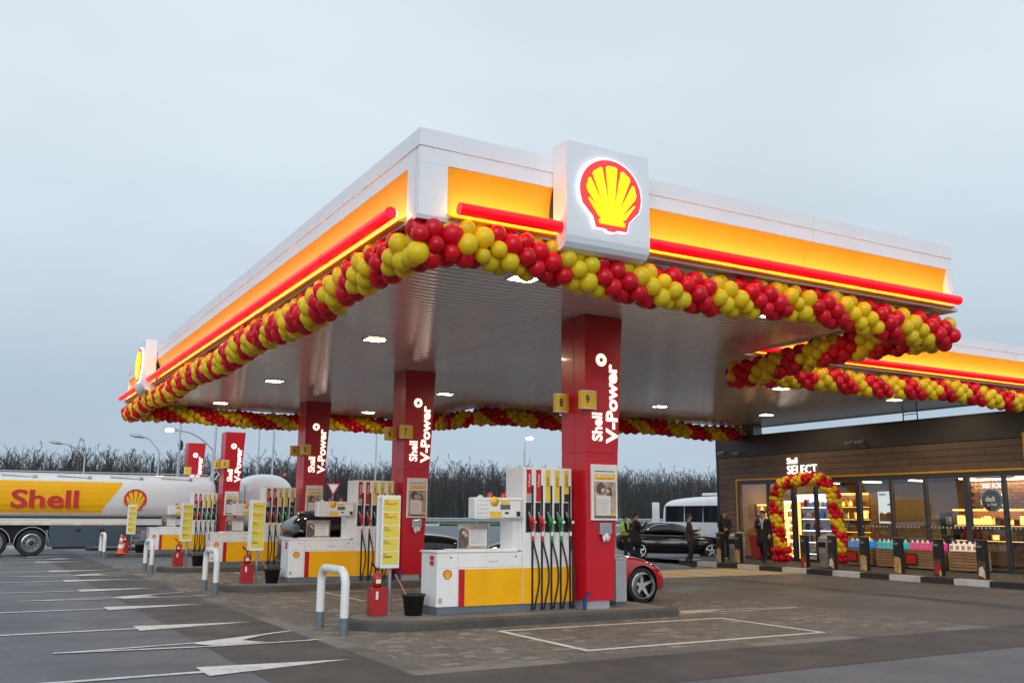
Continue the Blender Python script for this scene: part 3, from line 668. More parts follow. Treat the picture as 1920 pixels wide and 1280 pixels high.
# ---------------------------------------------------------------- balloons
def balloon_mesh(m):
    mb = MB(); prof = [(0, 1.0), (.28, .96), (.56, .83), (.8, .6), (.95, .3), (1, 0), (.96, -.3), (.84, -.58), (.64, -.82), (.38, -1.0), (.14, -1.12), (.05, -1.16), (0, -1.16)]
    mb.lathe([(r, h) for r, h in prof], seg=16); return mb.mesh('balloon', m)
BME = {'r': balloon_mesh('balloon_red'), 'y': balloon_mesh('balloon_yellow')}
low = MB(); low.lathe([(0, 1.0), (.56, .83), (.95, .3), (.96, -.3), (.64, -.82), (.1, -1.1)], seg=9)
LOWV = np.array(low.v); LOWF = low.f
CAMP = Vector((0, 0, 1.7))
def garland(path, label, pitch=1.4, phase=0.0, hand=1, r=0.132, R_=0.185, step=0.2, per=5, solid=None, frac=0.5, limit=300, seed=1, name='balloon_garland', group='balloon garlands along the canopy edge', sag=0.05):
    rng = random.Random(seed); pts = [Vector(p) for p in path]
    t = thing(name, pts[0], label, 'balloon garland' if name == 'balloon_garland' else 'balloon arch', group)
    segl = [(b - a).length for a, b in zip(pts[:-1], pts[1:])]; tot = sum(segl); n = int(tot / step); bal = []
    for i in range(n + 1):
        s = tot * i / n; k = 0; q = s
        while k < len(segl) - 1 and q > segl[k]: q -= segl[k]; k += 1
        p = pts[k].lerp(pts[k + 1], min(1, q / segl[k])); d = (pts[k + 1] - pts[k]).normalized()
        p = p + Vector((0, 0, sag * math.sin(s * 1.1 + phase) + rng.uniform(-.012, .012)))
        up = Vector((0, 0, 1)) if abs(d.z) < 0.8 else Vector((-1, 0, 0)); a = (up - d * up.dot(d)).normalized(); b = d.cross(a)
        for j in range(per):
            an = 2 * PI * (j + (0.5 if i % 2 else 0)) / per
            nrm = a * math.cos(an) + b * math.sin(an)
            h = (hand * an / (2 * PI) + s / pitch + phase) % 1.0
            c = solid(s / tot) if solid and solid(s / tot) else ('r' if h < frac else 'y')
            rr = r * (rng.uniform(0.9, 1.07) if rng.random() < .85 else rng.uniform(.74, .9)); bal.append((p + nrm * R_ + d * rng.uniform(-.02, .02), nrm + d * rng.uniform(-.25, .25), rr, c))
    bal.sort(key=lambda q: (q[0] - CAMP).length)
    for p, nrm, rr, c in bal[:limit]:
        o = link('balloon', BME[c], t); o.matrix_parent_inverse = Matrix.Translation(-t.location)
        o.location = p; o.rotation_mode = 'QUATERNION'; o.rotation_quaternion = nrm.to_track_quat('Z', 'Y'); o.scale = (rr, rr, rr)
    if len(bal) > limit:
        mb = MB()
        for p, nrm, rr, c in bal[limit:]:
            q = nrm.to_track_quat('Z', 'Y').to_matrix(); A = np.array(q); v = LOWV @ A.T * rr + np.array(p)
            mb.add(v.tolist(), LOWF, 0 if c == 'r' else 1, True)
        stuff(part(mb, 'balloon_cluster', ['balloon_red', 'balloon_yellow'], t))
    return t
zg = 4.90
garland([(4.58, 10.5, zg + .02), (4.55, 12, zg), (4.6, 33.0, zg)], 'spiral red and yellow balloon garland along the canopy left edge', pitch=1.15, hand=1, seed=2)
garland([(4.5, 10.2, zg + .03), (5.2, 10.1, zg + .06), (7.0, 10.15, zg - .02), (10.5, 10.2, zg), (14.45, 10.2, zg - .04)], 'spiral balloon garland under the canopy front with the emblem box', pitch=1.35, hand=-1, seed=3, phase=0.35)
garland([(14.4, 10.5, zg - .1), (14.35, 13, zg - .05), (14.45, 15.25, zg - .12)], 'short balloon garland turning back into the canopy notch by the shop', pitch=1.3, hand=1, seed=4, phase=0.2)
garland([(14.6, 15.5, zg - .12), (18, 15.42, zg), (23, 15.42, zg), (27.2, 15.42, zg)], 'balloon garland on the recessed canopy front above the shop roof', pitch=1.25, hand=-1, seed=5, limit=260)
garland([(4.8, 32.95, zg), (14.4, 32.95, zg)], 'balloon garland on the far canopy edge behind the third column', pitch=1.6, hand=-1, seed=6, limit=260)
garland([(14.35, 32.8, zg), (14.4, 28.1, zg)], 'balloon garland stepping forward at the far canopy corner', pitch=1.3, hand=1, seed=7)
garland([(14.6, 27.8, zg), (27.2, 27.8, zg)], 'balloon garland on the far canopy edge behind the nearest column', pitch=1.7, hand=-1, seed=8, limit=280)
# ================================================================ FUEL ISLANDS
ISL = [0.0, PER, 2 * PER, 26.2, 33.6]
ORD = ['nearest', 'second', 'third', 'fourth', 'fifth']
GRP = 'fuel island equipment'
# raised islands
isl = []
for k, dy in enumerate(ISL):
    pts = []; xc, yc, hw = 6.05, 14.05, 0.87
    for i in range(13): a = PI / 2 + PI * i / 12; pts.append((xc + hw * math.cos(a) * 1.0, yc + hw * math.sin(a)))
    pts += [(10.9, yc - hw), (10.98, yc - hw + 0.08), (10.98, yc + hw - 0.08), (10.9, yc + hw)]
    pts = [(x if x > 9 else x, y + dy) for x, y in pts]
    t = thing('fuel_island', (8, 14.05 + dy, 0), 'raised concrete pump island with rounded end, %s from the camera' % ORD[k], 'island', 'pump islands')
    ctr = (8.3, yc + dy); ins = lambda p, d: (p[0] + (0.16 if p[0] < 6.2 else -0.1) * d * (1 if p[0] < 6.2 or p[0] > 10 else 0), p[1] + (-1 if p[1] > ctr[1] else 1) * 0.13 * d)
    mb = MB(); inner = []
    for p in pts:
        v = Vector((p[0] - max(xc, min(10.4, p[0])), p[1] - ctr[1])); L_ = v.length; inner.append((p[0] - v.x / L_ * 0.15, p[1] - v.y / L_ * 0.15))
    n = len(pts)
    vs = [(*p, -0.02) for p in pts] + [(*p, 0.125) for p in pts] + [(p[0] * .86 + q[0] * .14, p[1] * .86 + q[1] * .14, 0.15) for p, q in zip(pts, inner)] + [(*q, 0.152) for q in inner]
    mb.add(vs, [(i + n * j, (i + 1) % n + n * j, (i + 1) % n + n * (j + 1), i + n * (j + 1)) for j in range(3) for i in range(n)])
    part(mb, 'kerb', 'kerb_island', t)
    mb = MB(); mb.flat([(q[0], q[1]) for q in inner], 0.149); part(mb, 'island_top', 'concrete', t)
    isl.append(t)

# --- U bollards
def bollard(dy, label):
    t = thing('u_bollard', (4.9, 13.78 + dy, 0), label, 'bollard', 'U-shaped bollards at the island ends')
    y0, y1, r, H = 13.25 + dy, 14.3 + dy, 0.062, 0.9; R_ = 0.2; pts = [(4.9, y0, 0.25)]
    for i in range(7): a = PI - (PI / 2) * i / 6; pts.append((4.9, y0 + R_ + R_ * math.cos(a), H - R_ + R_ * math.sin(a)))
    for i in range(7): a = PI / 2 - (PI / 2) * i / 6; pts.append((4.9, y1 - R_ + R_ * math.cos(a), H - R_ + R_ * math.sin(a)))
    pts.append((4.9, y1, 0.25)); mb = MB(); mb.tube(pts, r, 14); part(mb, 'hoop', 'bollard_white', t)
    for y in (y0, y1):
        mb = MB(); mb.tube([(4.9, y, -0.02), (4.9, y, 0.25)], r + 0.002, 14); part(mb, 'foot_sleeve', 'bollard_grey', t)
for k, dy in enumerate(ISL[:4]): bollard(dy + (-0.35 if k == 3 else 0), 'white U-shaped tube bollard guarding the %s island' % ORD[k])

# --- dispenser
def dispenser():
    t = thing('fuel_dispenser', (7.9, 14.15, 0.15), 'white and yellow fuel dispenser with five hoses on the nearest island', 'fuel pump', GRP)
    ya, yb = 13.85, 14.45
    mb = MB(); mb.bbox(6.63, 8.195, ya, yb, 0.27, 1.105, 0.012); part(mb, 'cabinet', 'white_paint', t)
    mb = MB(); mb.bbox(6.60, 8.1, ya - .012, yb + .012, 1.107, 1.13, 0.006); part(mb, 'cabinet_lid', 'white_paint', t)
    mb = MB(); mb.box(6.645, 9.165, ya + .012, yb - .012, 0.15, 0.268); part(mb, 'plinth', 'grey_plinth', t)
    mb = MB(); mb.box(6.7, 7.75, ya + .004, ya + .011, 0.165, 0.225); part(mb, 'plinth_panel', 'bollard_grey', t)
    mb = MB(); mb.box(7.01, 7.115, ya - .004, ya - .0005, 0.272, 0.845); part(mb, 'red_band', 'red_paint', t)
    mb = MB(); mb.box(7.117, 8.19, ya - .004, ya - .0005, 0.272, 0.845); part(mb, 'yellow_band', 'yellow_paint', t)
    mb = MB(); mb.box(6.992, 6.998, ya - .0015, ya - .0004, .28, 1.09); mb.box(6.66, 8.17, ya - .0015, ya - .0004, .868, .873); part(mb, 'door_seam', 'flat_grey', t)
    mb = MB(); mb.box(7.55, 7.72, ya - .003, ya - .0005, .95, .965); part(mb, 'maker_plate', 'flat_grey', t)
    mb = MB(); mb.box(6.66, 6.72, ya - .003, ya - .0005, .33, .41); part(mb, 'serial_label', 'flat_grey', t)
    for x in (6.87, 8.06):
        mb = MB(); mb.lathe([(0, 0), (.014, 0), (.014, .004), (0, .004)], (x, ya - .005, 1.03), 'y', 10); part(mb, 'lock', 'flat_black', t)
    for z in (0.94, 1.02):
        mb = MB(); mb.box(6.6255, 6.629, ya + .12, ya + .27, z - .035, z + .035); part(mb, 'warning_label', 'flat_red', t)
    emblem(FRONT(6.81, ya, 0.77), 0.155, t, 'flat_red', 'flat_yellow', 0.004)
    # neck and display head
    mb = MB(); mb.box(8.03, 8.198, ya + .06, yb - .12, 1.131, 1.64)
    for i in range(6): mb.box(8.04 + i * .025, 8.052 + i * .025, ya + .052, ya + .059, 1.16, 1.6)
    part(mb, 'neck', 'white_paint', t)
    hd = MB(); hd.bbox(7.26, 8.17, ya - .05, ya + .2, 1.635, 1.985, 0.025); hd = part(hd, 'display_head', 'white_gloss', t)
    F = FRONT(0, ya - .05)
    mb = MB(); mb.prism([(7.27, 1.64), (7.52, 1.64), (7.52, 1.98), (7.4, 1.985), (7.38, 2.02), (7.33, 2.02), (7.28, 1.97)], 0.001, 0.012, fr=F); part2(mb, 'price_card', 'flat_white', hd)
    mb = MB()
    for r in range(5):
        z = 1.94 - r * 0.066
        for c in range(5): mb.box(7.3 + c * .044, 7.3 + c * .044 + random.uniform(.014, .03), z - .02, z - .003, .0125, .014, fr=F)
    part2(mb, 'price_print', 'flat_grey', hd)
    mb = MB(); mb.lathe([(0, 0), (.078, 0), (.078, .006), (0, .006)], (7.62, ya - .058, 1.92), 'y', 20); part2(mb, 'round_sticker', 'flat_yellow', hd)
    mb = MB(); mb.box(7.54, 7.76, 1.655, 1.76, 0.001, .005, fr=F); part2(mb, 'yellow_notice', 'yellow_sign', hd)
    mb = MB(); mb.box(7.74, 7.9, 1.88, 1.945, 0.001, .005, fr=F); part2(mb, 'yellow_notice', 'yellow_sign', hd)
    mb = MB(); mb.box(7.73, 7.92, 1.79, 1.87, 0.001, .005, fr=F); part2(mb, 'display', 'lcd', hd)
    mb = MB(); text(mb, '3199', Fr(F((7.75, 1.8, 0.005))), 0.075, depth=0.001); part2(mb, 'display_digits', 'flat_black', hd)
    mb = MB(); mb.box(8.04, 8.11, 1.68, 1.76, 0.001, .006, fr=F); part2(mb, 'keypad', 'flat_black', hd)
    mb = MB(); mb.box(7.82, 7.89, 1.72, 1.75, 0.001, .006, fr=F); part2(mb, 'card_slot', 'flat_black', hd)
    mb = MB()
    for a, b, c, d in ((7.53, 8.13, 1.938, 1.944), (8.124, 8.13, 1.66, 1.938), (7.78, 8.13, 1.654, 1.66)): mb.box(a, b, c, d, .0006, .004, fr=F)
    part2(mb, 'bezel_line', 'flat_black', hd)
    for x in (7.6, 7.86):
        mb = MB(); mb.lathe([(.045, 0), (.045, .03), (.04, .06), (.022, .085), (0, .09)], (x, ya + .07, 1.985), 'z', 14); part2(mb, 'beacon', 'red_gloss', hd)
    # hose tower
    mb = MB(); mb.bbox(8.2, 9.17, ya, yb, 0.27, 2.5, 0.012); tw = part(mb, 'hose_tower', 'white_paint', t)
    mb = MB(); mb.box(8.205, 9.165, ya - .004, ya - .0005, 0.272, 0.845); part2(mb, 'yellow_band', 'yellow_paint', tw)
    mb = MB(); mb.box(8.205, 9.165, yb + .0005, yb + .004, 0.272, 0.845); part2(mb, 'yellow_band', 'yellow_paint', tw)
    G = FRONT(0, ya)
    cols = ['red', 'red', 'yel', 'yel', 'yel']; noz = ['flat_red', 'flat_red', 'flat_green', 'flat_green', 'flat_black']
    names = ['V-Power', 'V-Power', 'АИ-95', 'АИ-92', 'Дизель']
    for i in range(5):
        x = 8.262 + i * 0.187
        mb = MB(); mb.box(x, x + .095, 1.93, 2.462, .0005, .006, fr=G); lb = part2(mb, 'grade_label', 'red_paint' if cols[i] == 'red' else 'yellow_sign', tw)
        mb = MB(); mb.box(x, x + .095, 1.93, 2.06, .0065, .008, fr=G); part2(mb, 'label_foot', ['flat_grey', 'red_paint', 'yellow_sign', 'yellow_sign', 'flat_black'][i], tw)
        mb = MB(); text(mb, names[i], Fr(G((x + .07, 2.17, .0065)), (0, 0, 1), (-1, 0, 0)), 0.062, bold=.012, depth=.001); part2(mb, 'label_lettering', 'flat_white' if cols[i] == 'red' else 'flat_black', tw)
        mb = MB(); mb.box(x + .096, x + .136, .16, 2.2, .0005, .005, fr=G); part2(mb, 'hose_slot', 'black', tw)
        mb = MB(); mb.box(x - .008, x + .09, 1.42, 1.9, .001, .004, fr=G); mb.box(x - .012, x - .006, 1.42, 1.9, .001, .02, fr=G); mb.box(x - .012, x + .095, 1.9, 1.91, .001, .02, fr=G); part2(mb, 'nozzle_bay', 'black', tw)
        # nozzle
        nx = x + .06; m_ = noz[i]
        mb = MB(); mb.tube([(nx - .045, ya - .05, 1.76), (nx - .03, ya - .055, 1.70), (nx, ya - .06, 1.64)], [.011, .012, .016], 8); 
        sp = part2(mb, 'spout', 'brass' if False else 'silver', tw)
        mb = MB(); mb.tube([(nx - .02, ya - .06, 1.68), (nx + .005, ya - .068, 1.62), (nx + .035, ya - .07, 1.58)], [.034, .045, .04], 10); mb.tube([(nx + .035, ya - .07, 1.6), (nx + .04, ya - .075, 1.5), (nx + .03, ya - .07, 1.43)], [.026, .02, .018], 8); mb.tube([(nx - .025, ya - .075, 1.63), (nx - .03, ya - .08, 1.53), (nx + .02, ya - .075, 1.47)], .009, 6)
        part2(mb, 'nozzle', m_, tw)
        mb = MB(); mb.lathe([(0, -.012), (.028, -.012), (.028, 0), (0, 0)], (nx + .05, ya - .105, 1.585), 'y', 12); part2(mb, 'nozzle_badge', 'flat_white' if i > 1 else 'photo_tan', tw)
        mb = MB(); mb.tube([(nx + .03, ya - .07, 1.43), (nx + .028, ya - .07, 1.36)], .021, 10); part2(mb, 'swivel', 'flat_white', tw)
        mb = MB(); mb.tube([(nx + .028, ya - .07, 1.36), (nx + .03, ya - .07, 1.28)], .022, 10); part2(mb, 'hose_collar', m_, tw)
        mb = MB(); hp = []
        sw = 0.075 * (1 if i < 4 else .3)
        for k in range(15):
            u = k / 14; hp.append((nx + .03 + (sw * math.sin(PI * min(1, u * 1.02)) ** 1.3) - .0 * u + 0.035 * u, ya - .07 - .05 * math.sin(PI * u), 1.28 - 1.09 * u))
        hp.append((nx + .05, ya - .03, 0.2)); mb.tube(hp, .0165, 8); part2(mb, 'hose', 'rubber', tw)
    return t
dp = dispenser()
for k in (1, 2, 3):
    c = copy_tree(dp, None, ISL[k]); c['label'] = 'white and yellow fuel dispenser with five hoses on the %s island' % ORD[k]

# --- card-poster stand on the cabinet
def poster_art(fr, w, h, root, d=0.006):
    """generic printed notice: couple photo on the left, paper on the right"""
    mb = MB(); mb.box(0, w, 0, h, d, d + .001, fr=fr); part(mb, 'print_ground', 'photo_dark', root)
    return mb
def card_stand(dy, label):
    t = thing('counter_notice', (7.38, 14.1 + dy, 1.13), label, 'notice', 'notices standing on the dispensers')
    mb = MB(); mb.bbox(6.97, 8.03, 13.93 + dy, 14.33 + dy, 1.131, 1.15, .005); part(mb, 'base_tray', 'white_paint', t)
    F = FRONT(7.09, 14.07 + dy, 1.15); w, h = 0.57, 0.4
    mb = MB()
    for a, b, c, d in ((0, w, 0, .014), (0, w, h - .014, h), (0, .014, .014, h - .014), (w - .014, w, .014, h - .014)): mb.box(a, b, c, d, -.01, .008, fr=F)
    part(mb, 'frame', 'silver', t)
    mb = MB(); mb.box(.015, w - .015, .015, h - .015, -.008, 0, fr=F); part(mb, 'print_ground', 'photo_tan', t)
    mb = MB(); mb.prism([(.02, .02), (.17, .02), (.2, .12), (.19, .25), (.13, .33), (.06, .34), (.02, .28)], 0.0005, .002, fr=F); part(mb, 'print_figure', 'photo_dark', t)
    mb = MB(); mb.lathe([(0, 0), (.035, 0), (.035, .002), (0, .002)], F((.115, .26, .0045)), 'y', 14); mb.lathe([(0, 0), (.03, 0), (.03, .002), (0, .002)], F((.155, .22, .0045)), 'y', 14); part(mb, 'print_face', 'photo_skin', t)
    mb = MB(); mb.box(.21, w - .03, .05, .31, .0005, .002, fr=F); part(mb, 'print_sheet', 'paper', t)
    mb = MB()
    for r in range(6): mb.box(.23, .23 + random.uniform(.2, .27), .09 + r * .033, .098 + r * .033, .0022, .003, fr=F)
    mb.box(.23, .5, .282, .297, .0022, .003, fr=F); part(mb, 'print_lines', 'flat_grey', t)
    mb = MB(); mb.box(w - .09, w - .03, .02, .045, .0005, .002, fr=F); part(mb, 'print_yellow', 'flat_yellow', t)
for k in range(4): card_stand(ISL[k], 'silver-framed paper notice standing on the %s dispenser' % ORD[k])

# --- columns
def column(k):
    dy = ISL[k]; top = ZC - .01 if k < 3 else 5.0
    t = thing('lit_column', (9.7, 14.0 + dy, 0.15), 'tapering red column with white lettering on the %s island' % ORD[k], 'column', 'red lettered columns')
    ya, yb = 13.62 + dy, 14.38 + dy
    xl = 9.31; xr = lambda z: 9.862 + (z - 0.29) * (0.262 / 4.92)
    # cladding in two storeys, seam at 2.78
    for z0, z1 in ((0.29, 2.776), (2.782, top)):
        mb = MB(); g = 0.22
        sec = lambda z: [(xl, ya), (xr(z), ya), (xr(z), yb), (xl, yb), (xl, ya + .36), (xl + .012, ya + .357), (xl + .012, ya + .343), (xl, ya + .34)]
        vs = [(*p, z0) for p in sec(z0)] + [(*p, z1) for p in sec(z1)]; n = 8
        mb.add(vs, [(i, (i + 1) % n, (i + 1) % n + n, i + n) for i in range(n)] + [list(range(n - 1, -1, -1)), list(range(n, 2 * n))])
        part(mb, 'cladding', 'red_column', t)
    mb = MB(); mb.box(9.335, 9.8, ya + .03, yb - .03, 0.15, 0.289); part(mb, 'base', 'silver_paint', t)
    F = lambda x, z: Fr((x, ya - .001, z), (0, 0, 1), (-1, 0, 0))
    mb = MB(); text(mb, 'Shell', F(9.655, 2.98), 0.29, bold=.03, depth=.006, sx=.93); part(mb, 'lettering', 'letter_lit', t)
    mb = MB(); text(mb, 'V-Power', F(9.985, 2.965), 0.335, bold=.034, depth=.006, sx=1.15); part(mb, 'lettering', 'letter_lit', t)
    # ring emblem with a dark star
    c = FRONT(9.655, ya - .001, 4.42); mb = MB(); mb.prism([(.115 * math.cos(a * PI / 14), .115 * math.sin(a * PI / 14)) for a in range(28)], 0, .006, fr=c); o = part(mb, 'ring_emblem', 'letter_lit', t)
    mb = MB(); st = []
    for i in range(20): r = .058 if i % 2 == 0 else .028; a = i * PI / 10 + (.18 if i % 2 else 0); st.append((r * math.cos(a), r * math.sin(a)))
    mb.prism(st, .005, .008, fr=c); part2(mb, 'star', 'red_column', o)
    # pump number plates, bowed
    for (num, side) in ((str(2 * k_num(k) + 1), 1), (str(2 * k_num(k)), 0)):
        if num == '0': continue
        mb = MB()
        if side: fr = FRONT(9.16, ya - .06, 3.52)
        else: fr = FRONT(9.0, ya + .5, 3.5)
        w, h = (0.335, 0.32) if side else (0.28, 0.33)
        pr = [(0, 0.02), (w * .25, .05), (w * .5, .06), (w * .75, .05), (w, .02)]
        for (a, da), (b, db) in zip(pr[:-1], pr[1:]): mb.add([fr((a, 0, da)), fr((b, 0, db)), fr((b, h, db)), fr((a, h, da))], [(0, 1, 2, 3)], 0, True)
        mb.add([fr((a, 0, d_)) for a, d_ in pr] + [fr((w, 0, 0)), fr((0, 0, 0))], [list(range(7))]); mb.add([fr((a, h, d_)) for a, d_ in pr] + [fr((w, h, 0)), fr((0, h, 0))], [list(range(7))])
        mb.box(0, w, 0, h, -.05, .0, fr=fr)
        pl = part(mb, 'number_plate', 'yellow_sign', t)
        mb = MB()
        for (a, da), (b, db) in zip(pr[:-1], pr[1:]):
            for z in (0, h - .014): mb.add([fr((a, z, da + .002)), fr((b, z, db + .002)), fr((b, z + .014, db + .002)), fr((a, z + .014, da + .002))], [(0, 1, 2, 3)])
        part2(mb, 'plate_edge', 'flat_white', pl)
        mb = MB(); text(mb, num, Fr(fr((w * .36, h * .3, .058))), 0.2, bold=.015, depth=.003, sx=.8, align='CENTER'); part2(mb, 'number', 'flat_black', pl)
    # --- poster frame: its own thing
    p = thing('wall_poster', (9.67, ya - .03, 1.62 + 0), 'cream framed poster on the %s red column' % ORD[k], 'poster', 'posters on the columns')
    G = FRONT(9.4, ya, 1.62); w, h = .545, .955
    mb = MB(); mb.bbox(0, w, 0, h, .002, .045, .008, fr=G); part(mb, 'case', 'flat_white', p)
    mb = MB(); mb.box(.06, w - .06, .83, .845, .046, .048, fr=G); part(mb, 'heading', 'flat_blue', p)
    mb = MB(); mb.box(.06, w - .05, .69, .79, .046, .048, fr=G); yb_ = part(mb, 'pictogram_strip', 'flat_yellow', p)
    mb = MB()
    for i in range(6): mb.lathe([(0, 0), (.018, 0), (.018, .002), (0, .002)], G((.1 + i * .066, .75, .051)), 'y', 10)
    part2(mb, 'pictograms', 'flat_white', yb_)
    mb = MB()
    for i in range(1, 6): mb.box(.085 + i * .066, .115 + i * .066, .705, .72, .0482, .05, fr=G)
    part2(mb, 'pictogram_captions', 'flat_red', yb_)
    mb = MB(); mb.box(.045, w - .04, .04, .66, .046, .048, fr=G); part(mb, 'photo_print', 'photo_tan', p)
    mb = MB(); mb.prism([(.09, .5), (.12, .6), (.2, .65), (.27, .6), (.3, .5), (.25, .45), (.15, .44)], .0485, .05, fr=G); mb.prism([(.3, .5), (.36, .58), (.42, .52), (.43, .42), (.32, .42)], .0485, .05, fr=G); part(mb, 'photo_hair', 'photo_dark', p)
    mb = MB(); mb.lathe([(0, 0), (.05, 0), (.05, .002), (0, .002)], G((.24, .5, .0525)), 'y', 14); mb.lathe([(0, 0), (.042, 0), (.042, .002), (0, .002)], G((.34, .49, .0525)), 'y', 14); part(mb, 'photo_face', 'photo_skin', p)
    mb = MB(); mb.box(.09, .39, .09, .42, .0505, .0515, fr=G); part(mb, 'print_sheet', 'paper', p)
    mb = MB()
    for r in range(8): mb.box(.11, .11 + random.uniform(.2, .26), .13 + r * .032, .138 + r * .032, .0517, .0525, fr=G)
    part(mb, 'print_lines', 'flat_grey', p)
    mb = MB(); mb.box(.045, w - .04, .04, .075, .0485, .05, fr=G); part(mb, 'print_footer', 'photo_dark', p)
    mb = MB(); mb.box(w - .12, w - .045, .08, .13, .0485, .05, fr=G); part(mb, 'print_yellow', 'flat_yellow', p)
    # glove dispenser
    g = thing('glove_dispenser', (9.66, ya - .05, 1.3), 'steel dispenser with a tuft of gloves on the %s red column' % ORD[k], 'dispenser', 'glove dispensers')
    mb = MB(); mb.bbox(9.55, 9.79, ya - .09, ya - .002, 1.38, 1.58, .01); part(mb, 'case', 'silver', g)
    mb = MB(); rng = random.Random(k)
    for i in range(9):
        x = 9.67 + rng.uniform(-.07, .08); y_ = ya - .06 + rng.uniform(-.03, .03)
        mb.tube([(x * .6 + 9.67 * .4, y_, 1.4), (x, y_ - .02, 1.34), (x + rng.uniform(-.03, .03), y_ - .02, 1.26 + rng.uniform(0, .05))], [.03, .035, .012], 7)
    part(mb, 'gloves', 'glove', g)
def k_num(k): return 4 - k if k < 4 else 0
for k in range(5): column(k)

# --- island furniture
def price_sign(dy, k):
    t = thing('price_board', (6.05, 14.35 + dy, 0.15), 'white price board with five yellow panels on the %s island' % ORD[k], 'sign', 'price boards')
    mb = MB(); mb.cyl((6.06, 14.4 + dy, .149), (6.06, 14.4 + dy, 1.0), .028); part(mb, 'post', 'grey_metal', t)
    mb = MB(); mb.cyl((6.06, 14.4 + dy, .149), (6.06, 14.4 + dy, .16), .07); part(mb, 'base_plate', 'grey_metal', t)
    F = FRONT(5.86, 14.3 + dy, 0.86); w, h = .315, 1.14
    mb = MB(); mb.bbox(0, w, 0, h, -.04, 0, .008, fr=F); part(mb, 'board', 'white_paint', t)
    mb = MB(); mb.bbox(0, w, 0, h, -.24, -.2, .008, fr=F); mb.box(.02, w - .02, h - .05, h - .01, -.2, -.04, fr=F); mb.box(w - .05, w - .01, .02, h - .05, -.2, -.04, fr=F); part(mb, 'rear_board', 'white_paint', t)
    rows_ = [('V-Power 98', 'flat_red'), ('V-Power 95', 'flat_red'), ('АИ-95', 'flat_green'), ('АИ-92', 'flat_green'), ('Дизель', 'flat_black')]
    for i, (s, c) in enumerate(rows_):
        z = h - .045 - (i + 1) * .206
        mb = MB(); mb.box(.022, w - .022, z, z + .19, .0005, .005, fr=F); o = part(mb, 'price_panel', 'yellow_pale', t)
        mb = MB(); text(mb, 'Shell', Fr(F((.035, z + .145, .0055))), .034, bold=.015, depth=.001); part2(mb, 'panel_lettering', 'flat_red', o)
        mb = MB(); text(mb, s, Fr(F((.035, z + .1, .0055))), .048, bold=.02, depth=.001, sx=.86); part2(mb, 'panel_lettering', c, o)
def extinguisher(dy, k):
    x, y = 5.82, 14.3 + dy
    t = thing('extinguisher_box', (x, y, .15), 'red floor box holding an extinguisher on the %s island' % ORD[k], 'box', 'extinguisher boxes')
    mb = MB(); mb.bbox(x - .13, x + .13, y - .11, y + .11, .151, .57, .008); part(mb, 'box', 'red_ext', t)
    mb = MB(); mb.box(x - .07, x - .03, y - .116, y - .111, .4, .52); part(mb, 'label', 'flat_white', t)
    mb = MB(); mb.bbox(x - .2, x - .11, y - .12, y - .02, .26, .29, .005); part(mb, 'tray', 'red_ext', t)
    e_ = thing('fire_extinguisher', (x, y, .3), 'red fire extinguisher with black valve in its box, %s island' % ORD[k], 'extinguisher', 'fire extinguishers')
    mb = MB(); mb.lathe([(0, .571), (.075, .571), (.075, .72), (.068, .755), (.045, .785), (.022, .8), (.022, .82), (0, .82)], (x - .01, y, 0), 'z', 16); part(mb, 'cylinder', 'red_ext', e_)
    mb = MB(); mb.prism([(-.05, .64), (.03, .64), (.03, .7), (-.05, .7)], .0755, .078, fr=FRONT(x - .01, y)); part(mb, 'label', 'flat_white', e_)
    mb = MB(); mb.cyl((x - .01, y, .82), (x - .01, y, .86), .018, 10); mb.tube([(x - .01, y, .85), (x - .06, y - .02, .885), (x - .13, y - .05, .95)], [.012, .012, .02], 8); mb.tube([(x, y, .845), (x + .05, y, .84), (x + .075, y - .01, .76), (x + .07, y - .02, .66)], .011, 7); part(mb, 'valve', 'flat_black', e_)
def bucket(dy, k):
    x, y = 6.34, 14.08 + dy
    t = thing('bucket', (x, y, .15), 'black plastic water bucket standing on the %s island' % ORD[k], 'bucket', 'black buckets')
    mb = MB(); mb.lathe([(0, .151), (.135, .151), (.175, .44), (.192, .442), (.192, .475), (.172, .475), (.135, .17), (0, .17)], (x, y, 0), 'z', 22); part(mb, 'pail', 'black', t)
    s_ = thing('squeegee', (x, y, .2), 'wooden handled squeegee leaning from the bucket on the %s island' % ORD[k], 'squeegee', 'squeegees in buckets')
    mb = MB(); mb.cyl((x - .02, y - .05, .25), (x - .36, y - .1, .78), .0125, 8); part(mb, 'handle', 'wood_stick', s_)
    mb = MB(); mb.box(x - .06, x + .1, y - .07, y - .03, .2, .25); part(mb, 'head', 'rubber', s_)
for k in range(4):
    dy = ISL[k]; price_sign(dy, k); extinguisher(dy, k); bucket(dy, k)
